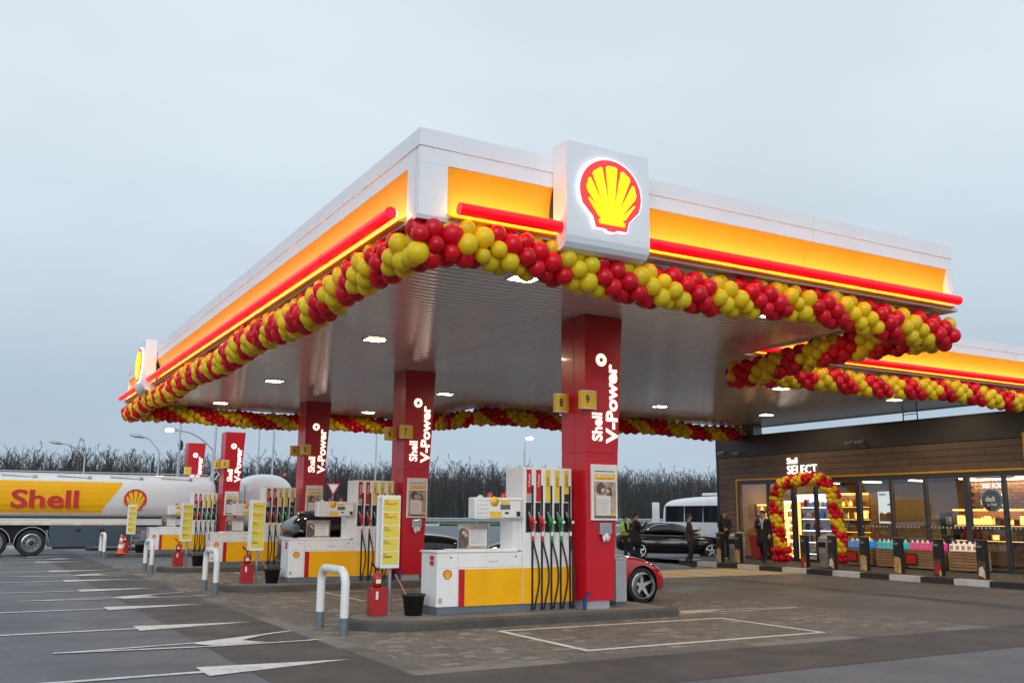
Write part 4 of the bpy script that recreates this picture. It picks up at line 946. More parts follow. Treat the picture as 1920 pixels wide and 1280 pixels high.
# grey service bin and blue squeegee frame beside the columns
for k in range(3):
    dy = ISL[k]
    t = None if k else thing('service_bin', (10.35, 14.2 + dy, .15), 'tall grey waste bin between the nearest red column and the sports car', 'bin', 'grey island bins')
    if not k:
     mb = MB(); mb.bbox(10.2, 10.44, 14.0 + dy, 14.42 + dy, .2, .93, .02); part(mb, 'body', 'silver_paint', t)
     mb = MB(); mb.prism([(10.18, .933), (10.46, .933), (10.45, .96), (10.34, .985), (10.2, .965)], -.42, .02, fr=FRONT(0, 14.02 + dy)); part(mb, 'lid', 'silver_paint', t)
     mb = MB(); mb.box(10.22, 10.42, 14.05 + dy, 14.39 + dy, .15, .2); part(mb, 'foot', 'grey_plinth', t)
    t = thing('blue_wiper_stand', (9.26, 13.68 + dy, .15), 'blue plastic wiper holder at the foot of the %s column' % ORD[k], 'holder', 'blue wiper holders')
    mb = MB(); mb.box(9.22, 9.26, 13.56 + dy, 13.6 + dy, .15, .36); part(mb, 'holder', 'plastic_blue', t)
    mb = MB(); mb.tube([(9.235, 13.57 + dy, .2), (9.31, 13.56 + dy, .42)], .012, 8); mb.box(9.28, 9.36, 13.55 + dy, 13.575 + dy, .41, .44); part(mb, 'wiper', 'plastic_blue', t)
    t = thing('wall_notice', (10.06, 14.45 + dy, 1.4), 'white rounded notice case on the back of the %s column' % ORD[k], 'notice', 'rear notice cases')
    mb = MB(); mb.bbox(9.97, 10.2, 14.384 + dy, 14.5 + dy, 1.42, 1.86, .04); part(mb, 'case', 'flat_white', t)
c_ = thing('traffic_cone', (6.3, 42, 0), '', 'cone')
bpy.data.objects.remove(c_)
c_ = thing('traffic_cone', (5.55, 39.6, .15), 'orange and white traffic cone on the far island end', 'cone')
mb = MB(); mb.bbox(5.37, 5.73, 39.42, 39.78, .151, .18, .008); part(mb, 'foot', 'cone_orange', c_)
for i, (z0, z1, m_) in enumerate(((.18, .36, 'cone_orange'), (.36, .5, 'flat_white'), (.5, .62, 'cone_orange'), (.62, .74, 'flat_white'), (.74, .88, 'cone_orange'))):
    rr = lambda z: .14 - (z - .18) * .155
    mb = MB(); mb.lathe([(rr(z0), z0), (rr(z1), z1)] + ([(0, z1)] if i == 4 else []), (5.55, 39.6, 0), 'z', 16); part(mb, 'cone_band', m_, c_)
# ================================================================ VEHICLES
def wheel(root, c, r, w, rim, side=-1, spokes=5, ry=0.0, style='star', rim_m='chrome'):
    """wheel with its axle along y; side -1 shows its face to -y"""
    x, y, z = c
    rr_ = .76 if style == 'star' else .69
    pr = [(r * (rr_ - .01), -w / 2 + .02), (r * .85, -w / 2), (r * .93, -w / 2 + .01), (r, -w / 2 + .05), (r, w / 2 - .05), (r * .93, w / 2 - .01), (r * .85, w / 2), (r * (rr_ - .01), w / 2 - .02), (r * (rr_ - .01), -w / 2 + .02)]
    mb = MB(); mb.lathe([(a, b) for a, b in pr], (x, y, z), 'y', 32); wh = part(mb, 'wheel', 'tyre', root)
    R_ = r * rr_; yo = y + side * (w / 2 - .02)
    mb = MB(); mb.lathe([(R_, -.0), (R_, .012), (R_ * .9, .012), (R_ * .86, -.05), (R_ * .86, -.12)] if side < 0 else [(R_, 0), (R_, -.012), (R_ * .9, -.012), (R_ * .86, .05), (R_ * .86, .12)], (x, yo, z), 'y', 32); 
    for v in range(0): pass
    part2(mb, 'rim', rim_m, wh)
    mb = MB(); mb.lathe([(0, 0), (R_ * .87, 0)], (x, yo - side * .09, z), 'y', 28); part2(mb, 'brake_disc', 'dark_metal', wh)
    mb = MB(); fr = Fr((x, yo, z), (1, 0, 0), (0, 0, 1)) if side < 0 else Fr((x, yo, z), (-1, 0, 0), (0, 0, 1))
    if style == 'star':
        for i in range(spokes):
            a = PI / 2 + i * 2 * PI / spokes
            for s_ in (-1, 1):
                a2 = a + s_ * .3; b_ = a + s_ * .02
                p = lambda an, rad, off=0: (rad * math.cos(an) - off * math.sin(an), rad * math.sin(an) + off * math.cos(an))
                mb.prism([p(a2, R_ * .2, -.024), p(b_, R_ * .95, -.016), p(b_, R_ * .95, .018), p(a2, R_ * .2, .024)], -.035, -.008 + .0004 * s_, fr=fr)
        mb.prism([(R_ * .27 * math.cos(i * PI / 10), R_ * .27 * math.sin(i * PI / 10)) for i in range(20)], -.03, -.012, fr=fr)
        part2(mb, 'spokes', rim_m, wh)
        mb = MB(); mb.prism([(R_ * .13 * math.cos(i * PI / 8), R_ * .13 * math.sin(i * PI / 8)) for i in range(16)], -.012, -.006, fr=fr); part2(mb, 'hub_cap', 'flat_yellow' if rim == 'y' else 'dark_metal', wh)
    else:   # truck disc wheel with ring of holes and deep hub
        mb.lathe([(R_ * .92, -.04), (R_ * .8, -.03), (R_ * .5, -.02), (R_ * .46, .05), (R_ * .3, .07), (0, .075)] if side > 0 else [(R_ * .92, .04), (R_ * .8, .03), (R_ * .5, .02), (R_ * .46, -.05), (R_ * .3, -.07), (0, -.075)], (x, yo, z), 'y', 24)
        part2(mb, 'disc', 'photo_tan' if False else 'grey_metal', wh)
        mb = MB()
        for i in range(10): a = i * 2 * PI / 10; mb.lathe([(0, 0), (R_ * .075, 0)], (x + R_ * .68 * math.cos(a), yo - .036 if side < 0 else yo + .036, z + R_ * .68 * math.sin(a)), 'y', 8)
        part2(mb, 'hand_holes', 'black', wh)
        mb = MB(); mb.lathe([(0, -.09), (R_ * .3, -.085), (R_ * .32, .03)], (x, yo, z), 'y', 18); part2(mb, 'hub', 'dark_metal', wh)
    return wh
def loft(secs, closed_ends=True):
    vs = [p for s_ in secs for p in s_]; n = len(secs[0]); fs = []
    for i in range(len(secs) - 1):
        for j in range(n): fs.append((i * n + j, i * n + (j + 1) % n, (i + 1) * n + (j + 1) % n, (i + 1) * n + j))
    if closed_ends: fs += [list(range(n - 1, -1, -1)), list(range((len(secs) - 1) * n, len(secs) * n))]
    return vs, fs
def evaluated(ob):
    bpy.context.view_layer.update(); dg = bpy.context.evaluated_depsgraph_get()
    return bpy.data.meshes.new_from_object(ob.evaluated_get(dg))
def shell(name, vs, fs, mtl, root, sub=2, cuts=(), crease=None):
    me = bpy.data.meshes.new(name); me.from_pydata([tuple(v) for v in vs], [], fs); me.materials.append(M[mtl])
    bm = bmesh.new(); bm.from_mesh(me); bmesh.ops.recalc_face_normals(bm, faces=bm.faces[:]); bm.to_mesh(me); bm.free()
    ob = bpy.data.objects.new(name, me); COL.objects.link(ob); md = ob.modifiers.new('s', 'SUBSURF'); md.levels = sub; md.render_levels = sub
    tmp = []
    for (c, r, d) in cuts:
        mb = MB(); mb.lathe([(0, -d), (r, -d), (r, d), (0, d)], c, 'y', 36); co = mb.build('cutter', 'black'); tmp.append(co)
        bo = ob.modifiers.new('b', 'BOOLEAN'); bo.operation = 'DIFFERENCE'; bo.object = co; bo.solver = 'EXACT'
    m2 = evaluated(ob); bpy.data.objects.remove(ob)
    for co in tmp: bpy.data.objects.remove(co)
    m2.name = name; m2.polygons.foreach_set('use_smooth', [True] * len(m2.polygons)); m2.materials.clear(); m2.materials.append(M[mtl])
    m2.set_sharp_from_angle(angle=math.radians(38)) if hasattr(m2, 'set_sharp_from_angle') else None
    o = link(name, m2, root); o.matrix_parent_inverse = Matrix.Translation(-root.location)
    return o
def car(name, label, cat, x0, yc, stations, cabin, wheels, wr, ww, paint, heading=1, rim='d', group=None, rim_m='chrome', z0=0.0, roof=None):
    """stations: (dx from tail, half width, z low, z shoulder, crown); cabin: (dx, half width base, half width roof, z base, z roof); nose towards +x when heading = 1"""
    L_ = stations[-1][0]; X = (lambda d: x0 + d) if heading == 1 else (lambda d: x0 + L_ - d)
    t = thing(name, (X(L_ / 2), yc, z0), label, cat, group)
    secs = []
    for d, hw, zl, zs, cr in stations:
        h = zs - zl; half = [(hw * .80, zl), (hw * .95, zl + h * .10), (hw * .995, zl + h * .4), (hw, zl + h * .62), (hw * .965, zl + h * .9), (hw * .86, zs + cr * .25), (hw * .5, zs + cr * .85)]
        secs.append([(X(d), yc - a, z + z0) for a, z in half] + [(X(d), yc, zs + cr + z0)] + [(X(d), yc + a, z + z0) for a, z in reversed(half)])
    vs, fs = loft(secs); hw = max(s_[1] for s_ in stations)
    cuts = []
    for d in wheels:
        for s_ in (-1, 1): cuts.append(((X(d), yc + s_ * hw, wr + z0), wr * 1.13, ww + .06))
    shell('body', vs, fs, paint, t, 2, cuts)
    for d in wheels:
        for s_ in (-1, 1):
            mb = MB(); mb.lathe([(wr * 1.12, -ww * .5), (wr * 1.12, ww * .3)] if s_ < 0 else [(wr * 1.12, -ww * .3), (wr * 1.12, ww * .5)], (X(d), yc + s_ * (hw - ww * .75), wr + z0), 'y', 28); part(mb, 'wheel_arch', 'black', t)
            wheel(t, (X(d), yc + s_ * (hw - ww / 2 - .03), wr + z0), wr, ww, rim, s_, rim_m=rim_m)
    secs = []
    for d, hb, hr, zb, zr in cabin:
        half = [(hb, zb), (hb * .985, zb + (zr - zb) * .35), (hr * 1.03, zb + (zr - zb) * .8), (hr * .9, zr - .01), (hr * .5, zr + .015)]
        secs.append([(X(d), yc - a, z + z0) for a, z in half] + [(X(d), yc, zr + .02 + z0)] + [(X(d), yc + a, z + z0) for a, z in reversed(half)])
    vs, fs = loft(secs); shell('glasshouse', vs, fs, 'car_glass', t, 2)
    # painted roof skin slightly proud of the glass
    secs2 = []
    for d, hb, hr, zb, zr in (roof or cabin[1:-1]):
        half = [(hr * 1.0, zb + (zr - zb) * .83), (hr * .93, zr), (hr * .5, zr + .03)]
        secs2.append([(X(d), yc - a, z + z0 + .004) for a, z in half] + [(X(d), yc, zr + .037 + z0)] + [(X(d), yc + a, z + z0 + .004) for a, z in reversed(half)] + [(X(d), yc, zb + (zr - zb) * .75 + z0)])
    vs, fs = loft(secs2); shell('roof', vs, fs, paint, t, 2)
    return t, X
# --- red sports car at the nearest pumps
fx = 8.12
fc, FX = car('sports_car', 'glossy red sports car with star-spoke wheels behind the nearest column', 'car', fx, 16.42,
    [(0, .72, .42, .78, .02), (.12, .86, .25, .9, .05), (.6, .95, .17, 1.0, .05), (1.15, .98, .16, 1.0, .05), (1.9, .95, .15, .92, .04), (2.6, .94, .15, .9, .05), (3.2, .965, .15, .93, .04), (3.78, .985, .16, .9, .02), (4.15, .95, .17, .78, .03), (4.42, .84, .2, .62, .05), (4.58, .66, .24, .46, .05), (4.63, .5, .28, .4, .03)],
    [(.7, .6, .3, .95, .98), (1.15, .78, .52, .94, 1.16), (1.75, .8, .6, .92, 1.27), (2.3, .8, .6, .92, 1.24), (2.8, .78, .55, .92, 1.08), (3.2, .7, .4, .9, .95)],
    (1.12, 3.80), .345, .25, 'red_gloss', 1, 'y', rim_m='alloy', roof=[(1.2, .78, .5, .94, 1.17), (1.75, .8, .58, .92, 1.28), (2.2, .8, .58, .92, 1.25)])
mb = MB(); mb.prism([(0, .06), (.2, 0), (.24, .02), (.2, .07), (.04, .12)], -.06, .0, fr=FRONT(12.22, 15.63, .62)); part(mb, 'headlight', 'headlamp', fc)
mb = MB(); mb.prism([(12.4, .24), (12.62, .28), (12.58, .38), (12.42, .36)], -.05, 0, fr=FRONT(0, 15.69)); part(mb, 'air_intake', 'black', fc)
mb = MB(); mb.bbox(10.75, 10.93, 15.38, 15.5, .98, 1.1, .03); part(mb, 'mirror', 'red_gloss', fc)
# --- black estate car behind the second dispenser
bc, BX = car('estate_car', 'dark glossy off-road car standing behind the second fuel dispenser', 'car', 7.35, 24.55,
    [(0, .8, .5, 1.05, .02), (.1, .9, .38, 1.15, .03), (.8, .96, .3, 1.2, .04), (2.2, .97, .28, 1.17, .04), (3.3, .97, .28, 1.16, .06), (4.3, .95, .3, 1.12, .08), (4.8, .85, .36, 1.0, .06), (4.92, .7, .42, .85, .02)],
    [(.04, .75, .6, 1.1, 1.3), (.25, .84, .68, 1.15, 1.72), (1.6, .88, .72, 1.15, 1.82), (2.6, .88, .7, 1.15, 1.78), (3.2, .84, .6, 1.15, 1.45), (3.55, .78, .5, 1.15, 1.2)],
    (.95, 3.9), .38, .22, 'car_black', 1)
mb = MB(); mb.box(7.36, 7.46, 23.68, 23.88, .85, 1.1); part(mb, 'tail_lamp', 'tail_red', bc)
# --- black saloon in the yard by the shop corner
sc_, SX = car('saloon_car', 'black saloon car parked beyond the shop corner before the white van', 'car', 22.9, 31.2,
    [(0, .75, .45, .9, .03), (.12, .86, .3, 1.0, .03), (.9, .92, .2, 1.02, .03), (2.3, .93, .19, .98, .03), (3.4, .93, .19, .96, .05), (4.3, .9, .2, .86, .06), (4.75, .78, .25, .7, .05), (4.86, .6, .32, .55, .02)],
    [(.45, .7, .4, 1.0, 1.03), (1.1, .8, .58, 1.0, 1.38), (1.9, .83, .63, .98, 1.46), (2.5, .83, .62, .97, 1.42), (3.1, .8, .5, .96, 1.18), (3.55, .72, .4, .95, 1.02)],
    (.95, 3.85), .34, .22, 'car_black', 1)
mb = MB(); mb.prism([(0, 0), (.34, -.02), (.4, .08), (.1, .14)], -.06, .0, fr=FRONT(27.2, 30.33, .68)); part(mb, 'headlight', 'headlamp', sc_)
mb = MB(); mb.bbox(25.6, 25.82, 30.12, 30.3, .98, 1.12, .03); part(mb, 'mirror', 'car_black', sc_)
mb = MB(); mb.tube([(24.0, 30.46, 1.05), (24.5, 30.5, 1.35), (25.2, 30.52, 1.43), (25.8, 30.5, 1.3), (26.3, 30.44, 1.05)], .014, 6); part(mb, 'window_trim', 'chrome', sc_)
sc_.rotation_euler = (0, 0, math.radians(-33)); sc_.location.x += .35
# --- white minibus
vt = thing('minibus', (33, 38.2, 0), 'white minibus with dark tinted windows behind the black saloon', 'van')
secs = []
for x, hw, zl, zr in ((29.9, .93, .45, 2.3), (29.92, .97, .4, 2.42), (30.0, .99, .35, 2.5), (30.4, .99, .35, 2.6), (33, .99, .35, 2.72), (36.4, .99, .35, 2.72), (36.6, .95, .4, 2.65)):
    h = zr - zl; half = [(hw * .9, zl), (hw, zl + h * .12), (hw, zl + h * .5), (hw * .97, zl + h * .78), (hw * .88, zl + h * .94), (hw * .5, zr)]
    secs.append([(x, 38.2 - a, z) for a, z in half] + [(x, 38.2, zr + .02)] + [(x, 38.2 + a, z) for a, z in reversed(half)])
vs, fs = loft(secs); shell('body', vs, fs, 'white_gloss', vt, 2, [((30.9, 37.2, .36), .44, .4), ((34.8, 37.2, .36), .44, .4)])
for i, (a, b) in enumerate(((30.12, 31.6), (31.68, 33.0), (33.06, 34.6), (34.66, 36.2))):
    mb = MB(); z0, z1 = 1.42, 2.22
    pts = [(a + (.05 if i == 0 else 0), z1), (a, z0), (b, z0), (b, z1)]
    mb.prism(pts, -.12, .012, fr=FRONT(0, 37.22)); part(mb, 'window', 'car_glass', vt)
for x in (30.9, 34.8): wheel(vt, (x, 37.35, .36), .36, .24, 'd', -1, rim_m='silver_paint')
mb = MB(); mb.bbox(29.62, 29.7, 36.75, 37.2, .6, 2.4, .03); part(mb, 'open_rear_door', 'white_gloss', vt); mb = MB(); mb.box(29.6, 29.618, 36.82, 37.12, 1.4, 2.1); part(mb, 'door_window', 'car_glass', vt)
mb = MB(); mb.bbox(32.3, 33.6, 37.8, 38.6, 2.72, 2.85, .05); part(mb, 'roof_unit', 'white_gloss', vt)

vt.rotation_euler = (0, 0, -PI / 2); vt.location = (32.7, 36.3, 0)
# --- fuel tanker
tk = thing('tanker_truck', (5, 42.9, 0), 'white and yellow articulated fuel tanker driving past the far islands', 'truck')
yA, yB_ = 41.65, 44.15; ym = (yA + yB_) / 2
def tsec(x, s=1.0):
    pts = []
    for i in range(28):
        a = 2 * PI * i / 28; c, d = math.cos(a), math.sin(a); e_ = 2 / 2.9
        pts.append((x, ym + 1.25 * s * math.copysign(abs(c) ** e_, c), 2.33 + .92 * s * math.copysign(abs(d) ** e_, d)))
    return pts
mb = MB(); vs, fs = loft([tsec(-4.2, .3), tsec(-4.15, .75), tsec(-4.0, .93), tsec(-3.8), tsec(9.25), tsec(9.42, .93), tsec(9.52, .75), tsec(9.55, .3)]); mb.add(vs, fs, 0, True); tank = part(mb, 'tank', 'tank_white', tk)
T = FRONT(0, yA)
def side_y(z):      # tank side surface
    d = min(1, abs(z - 2.33) / .92); return ym - 1.25 * (1 - d ** 2.9) ** (1 / 2.9)
mb = MB()
zs = [1.66, 1.78, 2.0, 2.25, 2.5, 2.7, 2.82, 2.9]
xr_ = [5.02, 5.04, 5.16, 5.34, 5.52, 5.66, 5.72, 5.74]
for i in range(7):
    z0, z1 = zs[i], zs[i + 1]
    mb.add([(-3.7, side_y(z0) - .006, z0), (xr_[i], side_y(z0) - .006, z0), (xr_[i + 1], side_y(z1) - .006, z1), (-3.7, side_y(z1) - .006, z1)], [(0, 1, 2, 3)], 0, True)
part2(mb, 'yellow_livery', 'yellow_paint', tank)
mb = MB(); text(mb, 'Shell', Fr((1.72, yA - .03, 1.88)), 0.95, bold=.024, depth=.006, sx=1.38); part2(mb, 'lettering', 'flat_red', tank)
mb = MB(); mb.prism(emblem_pts(.88), 0.01, .025, fr=FRONT(6.25, yA, 2.2)); o = part2(mb, 'scallop_emblem', 'flat_red', tank)
mb = MB()
for r in emblem_ribs(.88): mb.prism(r, .02, .03, fr=FRONT(6.25, yA, 2.2))
part2(mb, 'scallop_ribs', 'flat_yellow', tank)
for x, z, m_ in ((8.55, 2.27, 'flat_white'), (8.9, 2.22, 'flat_red')):
    mb = MB(); mb.prism([(-.19, 0), (0, -.19), (.19, 0), (0, .19)], .012, .02, fr=FRONT(x, yA, z)); part2(mb, 'hazard_diamond', m_, tank)
for x, z in ((8.55, 2.27),):
    mb = MB(); mb.prism([(-.04, .05), (-.02, .05), (-.02, -.04), (.06, -.04), (.06, -.06), (-.04, -.06)], .021, .025, fr=FRONT(x, yA, z)); part2(mb, 'hazard_mark', 'flat_black', tank)
mb = MB(); mb.tube([(-4, yA + .5, 3.26), (9.2, yA + .5, 3.3)], .022, 8); part(mb, 'hand_rail', 'silver', tk)
mb = MB(); mb.box(-4, 9.2, yA + .42, yA + .62, 3.12, 3.2); part(mb, 'walkway', 'tank_white', tk)
for i in range(7):
    x = -2.6 + i * 1.97; mb = MB(); mb.tube([(x, yA + .3, 3.12), (x + 1.15, yA + .26, 3.05)], .024, 8); mb.box(x + 1.12, x + 1.24, yA + .2, yA + .34, 2.98, 3.12); part(mb, 'roof_support', 'silver', tk)
mb = MB(); mb.box(-4, 8.9, yA - .0, yA + .3, 1.2, 1.42); part(mb, 'side_skirt', 'tank_white', tk)
mb = MB(); mb.box(-4, 9.1, yA - .02, yA + .1, 1.425, 1.45); mb.box(-4, 3.2, yA - .02, yA - .002, 1.40, 1.42); part(mb, 'skirt_rail', 'white_gloss', tk)
for i in range(9):
    x = -3.4 + i * 1.1; mb = MB(); mb.box(x, x + .84, yA - .008, yA - .002, 1.235, 1.27); part(mb, 'reflective_strip', 'yellow_paint', tk)
mb = MB(); mb.bbox(3.18, 6.22, yA + .02, yA + .5, .36, 1.195, .01); part(mb, 'equipment_box', 'tank_skirt', tk)
for x in (4.15, 5.0): mb = MB(); mb.box(x, x + .17, yA + .012, yA + .019, .93, 1.05); part(mb, 'recess_handle', 'black', tk)
mb = MB(); mb.box(6.05, 6.2, yA - .006, yA - .001, 1.3, 1.39); part(mb, 'red_label', 'flat_red', tk)
mb = MB(); mb.box(-4, 9.3, ym - .5, ym + .5, 1.0, 1.5); part(mb, 'chassis', 'dark_metal', tk)
for x in (-0.1, 1.25, 2.58):
    if x > 1.4 or x < 1.4:
        wheel(tk, (x, yA + .22, .52), .52, .38, 'd', -1, style='truck')
        mb = MB(); R_ = .6
        arc = [(x + R_ * math.cos(a * PI / 14), .52 + R_ * math.sin(a * PI / 14)) for a in range(0, 15)]
        for (a, b), (c, d) in zip(arc[:-1], arc[1:]): mb.add([(a, yA - .02, b), (c, yA - .02, d), (c, yA + .5, d), (a, yA + .5, b)], [(0, 1, 2, 3)])
        fd = part(mb, 'mudguard', 'dark_metal', tk)
        mb = MB(); mb.tube([(a, yA - .025, b) for a, b in arc], .016, 6); part2(mb, 'mudguard_edge', 'flat_grey', fd)
for x in (-0.1, 1.25, 2.58): mb = MB(); mb.lathe([(0, -.15), (.5, -.15), (.5, .15), (0, .15)], (x, yB_ - .25, .52), 'y', 20); part(mb, 'far_wheel', 'tyre', tk)
part(MB().bbox(6.3, 7.2, yA + .25, yA + .55, .42, 1.15, .03), 'pump_cabinet', 'grey_metal', tk)
for z in (.55, .75, .95): part(MB().tube([(6.3, yA + .2, z), (7.3, yA + .2, z)], .03, 8), 'discharge_pipe', 'silver', tk)
part(MB().box(-4, 3.1, yA + .5, yA + .56, .5, 1.2), 'axle_shield', 'black', tk)
# tractor unit
for x in (7.95, ):
    wheel(tk, (x, yA + .24, .5), .5, .38, 'd', -1, style='truck')
    mb = MB(); arc = [(x + .58 * math.cos(a * PI / 14), .5 + .58 * math.sin(a * PI / 14)) for a in range(0, 15)]
    for (a, b), (c, d) in zip(arc[:-1], arc[1:]): mb.add([(a, yA - .02, b), (c, yA - .02, d), (c, yA + .5, d), (a, yA + .5, b)], [(0, 1, 2, 3)])
    part(mb, 'mudguard', 'black', tk)
wheel(tk, (12.1, yA + .24, .5), .5, .36, 'd', -1, style='truck')
mb = MB(); mb.box(7.0, 12.5, ym - .45, ym + .45, .65, .98); part(mb, 'tractor_frame', 'dark_metal', tk)
mb = MB(); mb.bbox(8.9, 10.4, yA + .05, yA + .6, .4, .95, .05); part(mb, 'fuel_tank', 'silver', tk)
mb = MB(); mb.bbox(6.6, 7.2, yA + .1, yA + .5, .55, .95, .04); part(mb, 'side_locker', 'grey_metal', tk)
mb = MB(); mb.tube([(9.45, ym - .5, 3.0), (9.7, ym - .55, 3.35), (10.0, ym - .6, 3.3), (10.2, ym - .6, 2.9)], .03, 8); mb.tube([(9.3, ym - .4, 3.2), (9.6, ym - .45, 3.48), (9.9, ym - .5, 3.2)], .03, 8); part(mb, 'hose_loops', 'silver', tk)
secs = []
for x, zt, zb, hw in ((10.62, 2.75, 1.0, 1.16), (10.7, 3.1, .95, 1.22), (11.3, 3.42, .9, 1.24), (12.2, 3.42, .8, 1.24), (12.75, 3.2, .6, 1.24), (13.1, 2.3, .45, 1.22), (13.2, 1.5, .45, 1.18)):
    h = zt - zb; half = [(hw, zb), (hw, zb + h * .3), (hw, zb + h * .65), (hw * .95, zb + h * .88), (hw * .75, zt)]
    secs.append([(x, ym - a, z) for a, z in half] + [(x, ym, zt + .03)] + [(x, ym + a, z) for a, z in reversed(half)])
vs, fs = loft(secs); cb = shell('cab', vs, fs, 'tank_white', tk, 2)
mb = MB(); mb.prism([(11.9, 1.75), (12.75, 1.7), (12.6, 2.45), (11.9, 2.5)], -.06, .012, fr=FRONT(0, yA + .02)); part(mb, 'cab_window', 'car_glass', tk)
mb = MB(); mb.box(12.55, 12.7, yA - .12, yA + .05, 1.6, 2.35); part(mb, 'mirror', 'black', tk)
mb = MB(); mb.lathe([(.07, 0), (.07, .1), (.04, .14), (0, .14)], (12.55, ym - .7, 3.35), 'z', 12); part(mb, 'beacon', 'cone_orange', tk)
mb = MB(); mb.box(10.6, 10.64, ym - 1.0, ym + 1.0, 2.2, 2.24); mb.box(10.66, 10.7, yA + .02, yA + .06, 1.2, 2.9); part(mb, 'cab_seam', 'flat_grey', tk)
# ================================================================ SHOP
XS = 26.3; SF = 1.052
FY = lambda y: y * SF
FZ = lambda z: 1.7 + (z - 1.7) * SF
YL, YR = 29.14, 8.0; ZTOP = 4.74
FS = FACADE(XS, 0)                       # u = -y
def fu(y): return -y
shop = thing('shop_building', (XS, 20, .15), 'dark flat-roofed shop with wood-clad front and large lit windows', 'shop')
mb = MB(); mb.box(XS - .06, 36, YR, YL, 4.0, ZTOP); mb.box(XS - .09, 36.03, YR - .03, YL + .03, ZTOP, ZTOP + .05); part(mb, 'parapet', 'shop_dark', shop)
mb = MB(); mb.box(XS + .02, 36, YL - .2, YL, .15, 3.998); mb.box(35.8, 36, YR, YL - .2, .15, 3.998); mb.box(XS + .02, 35.8, YR, YR + .2, .15, 3.998); part(mb, 'wall', 'shop_dark', shop)
mb = MB(); mb.box(XS - .05, XS + .02, YL - .08, YL, .15, 3.998); part(mb, 'corner_trim', 'frame_dark', shop)
mb = MB(); mb.box(XS - .06, XS - .05, YR, YL, 4.0, 4.0); 
mb = MB(); mb.box(XS + .02, XS + .2, YR + .2, YL - .2, 3.14, 3.99); part(mb, 'wall', 'shop_dark', shop)
# cladding boards
def plank(y0, y1, z0, z1):
    mb = MB(); mb.box(XS - .028 + random.uniform(-.002, .002), XS + .018, y0 + .004, y1 - .004, z0 + .006, z1 - .006); part(mb, 'plank', 'wood_plank', shop)
for i in range(4):
    z0, z1 = 3.14 + i * .212, 3.14 + (i + 1) * .212; y = YL - .1 - (0, 1.3)[i % 2] * 0
    off = (0, 1.7, .8, 2.4)[i]; cuts = [YL - .09]; c = YL - .09 - off if off else YL - .09 - 3.6
    while c > YR: cuts.append(c); c -= 3.6
    cuts.append(YR)
    for a, b in zip(cuts[:-1], cuts[1:]): plank(b, a, z0, z1)
for i in range(14):
    z0 = .17 + i * .2122; plank(28.06, YL - .09, z0, z0 + .2122)
# yellow portal frame
mb = MB(); mb.box(XS - .06, XS + .03, 27.98, 28.055, .15, 3.135); part(mb, 'yellow_trim', 'shop_yellow', shop)
mb = MB(); mb.box(XS - .06, XS + .03, YR, 27.978, 3.075, 3.135); part(mb, 'yellow_trim', 'shop_yellow', shop)
mb = MB(); mb.box(XS - .08, XS - .03, 16.2, 16.27, 3.2, 4.08); mb.box(XS - .08, XS - .03, 12, 16.27, 4.082, 4.14); part(mb, 'yellow_trim', 'shop_yellow', shop)
mb = MB(); mb.box(XS - .045, XS + .12, YR, 27.97, 2.92, 3.07); mb.box(XS - .03, XS + .1, YR, 27.97, .15, .24); part(mb, 'window_head', 'frame_dark', shop)
mul_ = [27.92, 26.4, 25.15, 24.1, 22.23, 20.9, 19.62, 18.2, 17.0, 15.72, 14.4, 13.1, 11.8, 10.5, 9.2, 8.05]
for i, y in enumerate(mul_):
    w = .085 if i in (2, 4, 7) else .05
    mb = MB(); mb.box(XS - .04, XS + .1, y - w, y + w, .24, 2.919); part(mb, 'mullion', 'frame_dark', shop)
for i, (a, b) in enumerate(zip(mul_[:-1], mul_[1:])):
    mb = MB(); mb.box(XS + .02, XS + .03, b + .05, a - .05, .24, 2.92); pn = part(mb, 'window_pane', 'glass', shop)
    if i in (0, 3) or i >= 4:
        mb = MB(); n = int((a - b - .2) / .135)
        for k in range(n): 
            yy = a - .12 - k * .135; mb.prism([(fu(yy) + .036 * math.cos(q * PI / 5), 1.42 + .036 * math.sin(q * PI / 5)) for q in range(10)], -.016, -.014, fr=FACADE(XS, 0))
        stuff(part2(mb, 'glass_dots', 'flat_grey', pn))
# lit name over the door
F = FACADE(XS - .06, FY(24.08)); mb = MB(); text(mb, 'Shell', Fr(F((0, FZ(3.52), 0)), F.u, F.v), .31, bold=.004, depth=.02, sx=.84, spacing=1.06); part(mb, 'lettering', 'letter_lit', shop)
mb = MB(); text(mb, 'SELECT', Fr(F((0, FZ(3.17), 0)), F.u, F.v), .44, bold=.008, depth=.02, sx=.9, spacing=1.12); part(mb, 'lettering', 'letter_white', shop)
# cctv cameras
for y, z in ((27.22, 4.07), (26.42, 4.03), (21.17, 4.1), (20.78, 4.1)):
    t = part(MB().box(XS - .12, XS - .06, FY(y) - .05, FY(y) + .05, FZ(z) - .05, FZ(z) + .05), 'camera_mount', 'grey_metal', shop)
    mb = MB(); mb.tube([(XS - .12, FY(y), FZ(z)), (XS - .32, FY(y) + .1, FZ(z) - .05)], [.045, .05], 10); part2(mb, 'camera_barrel', 'flat_grey', t)
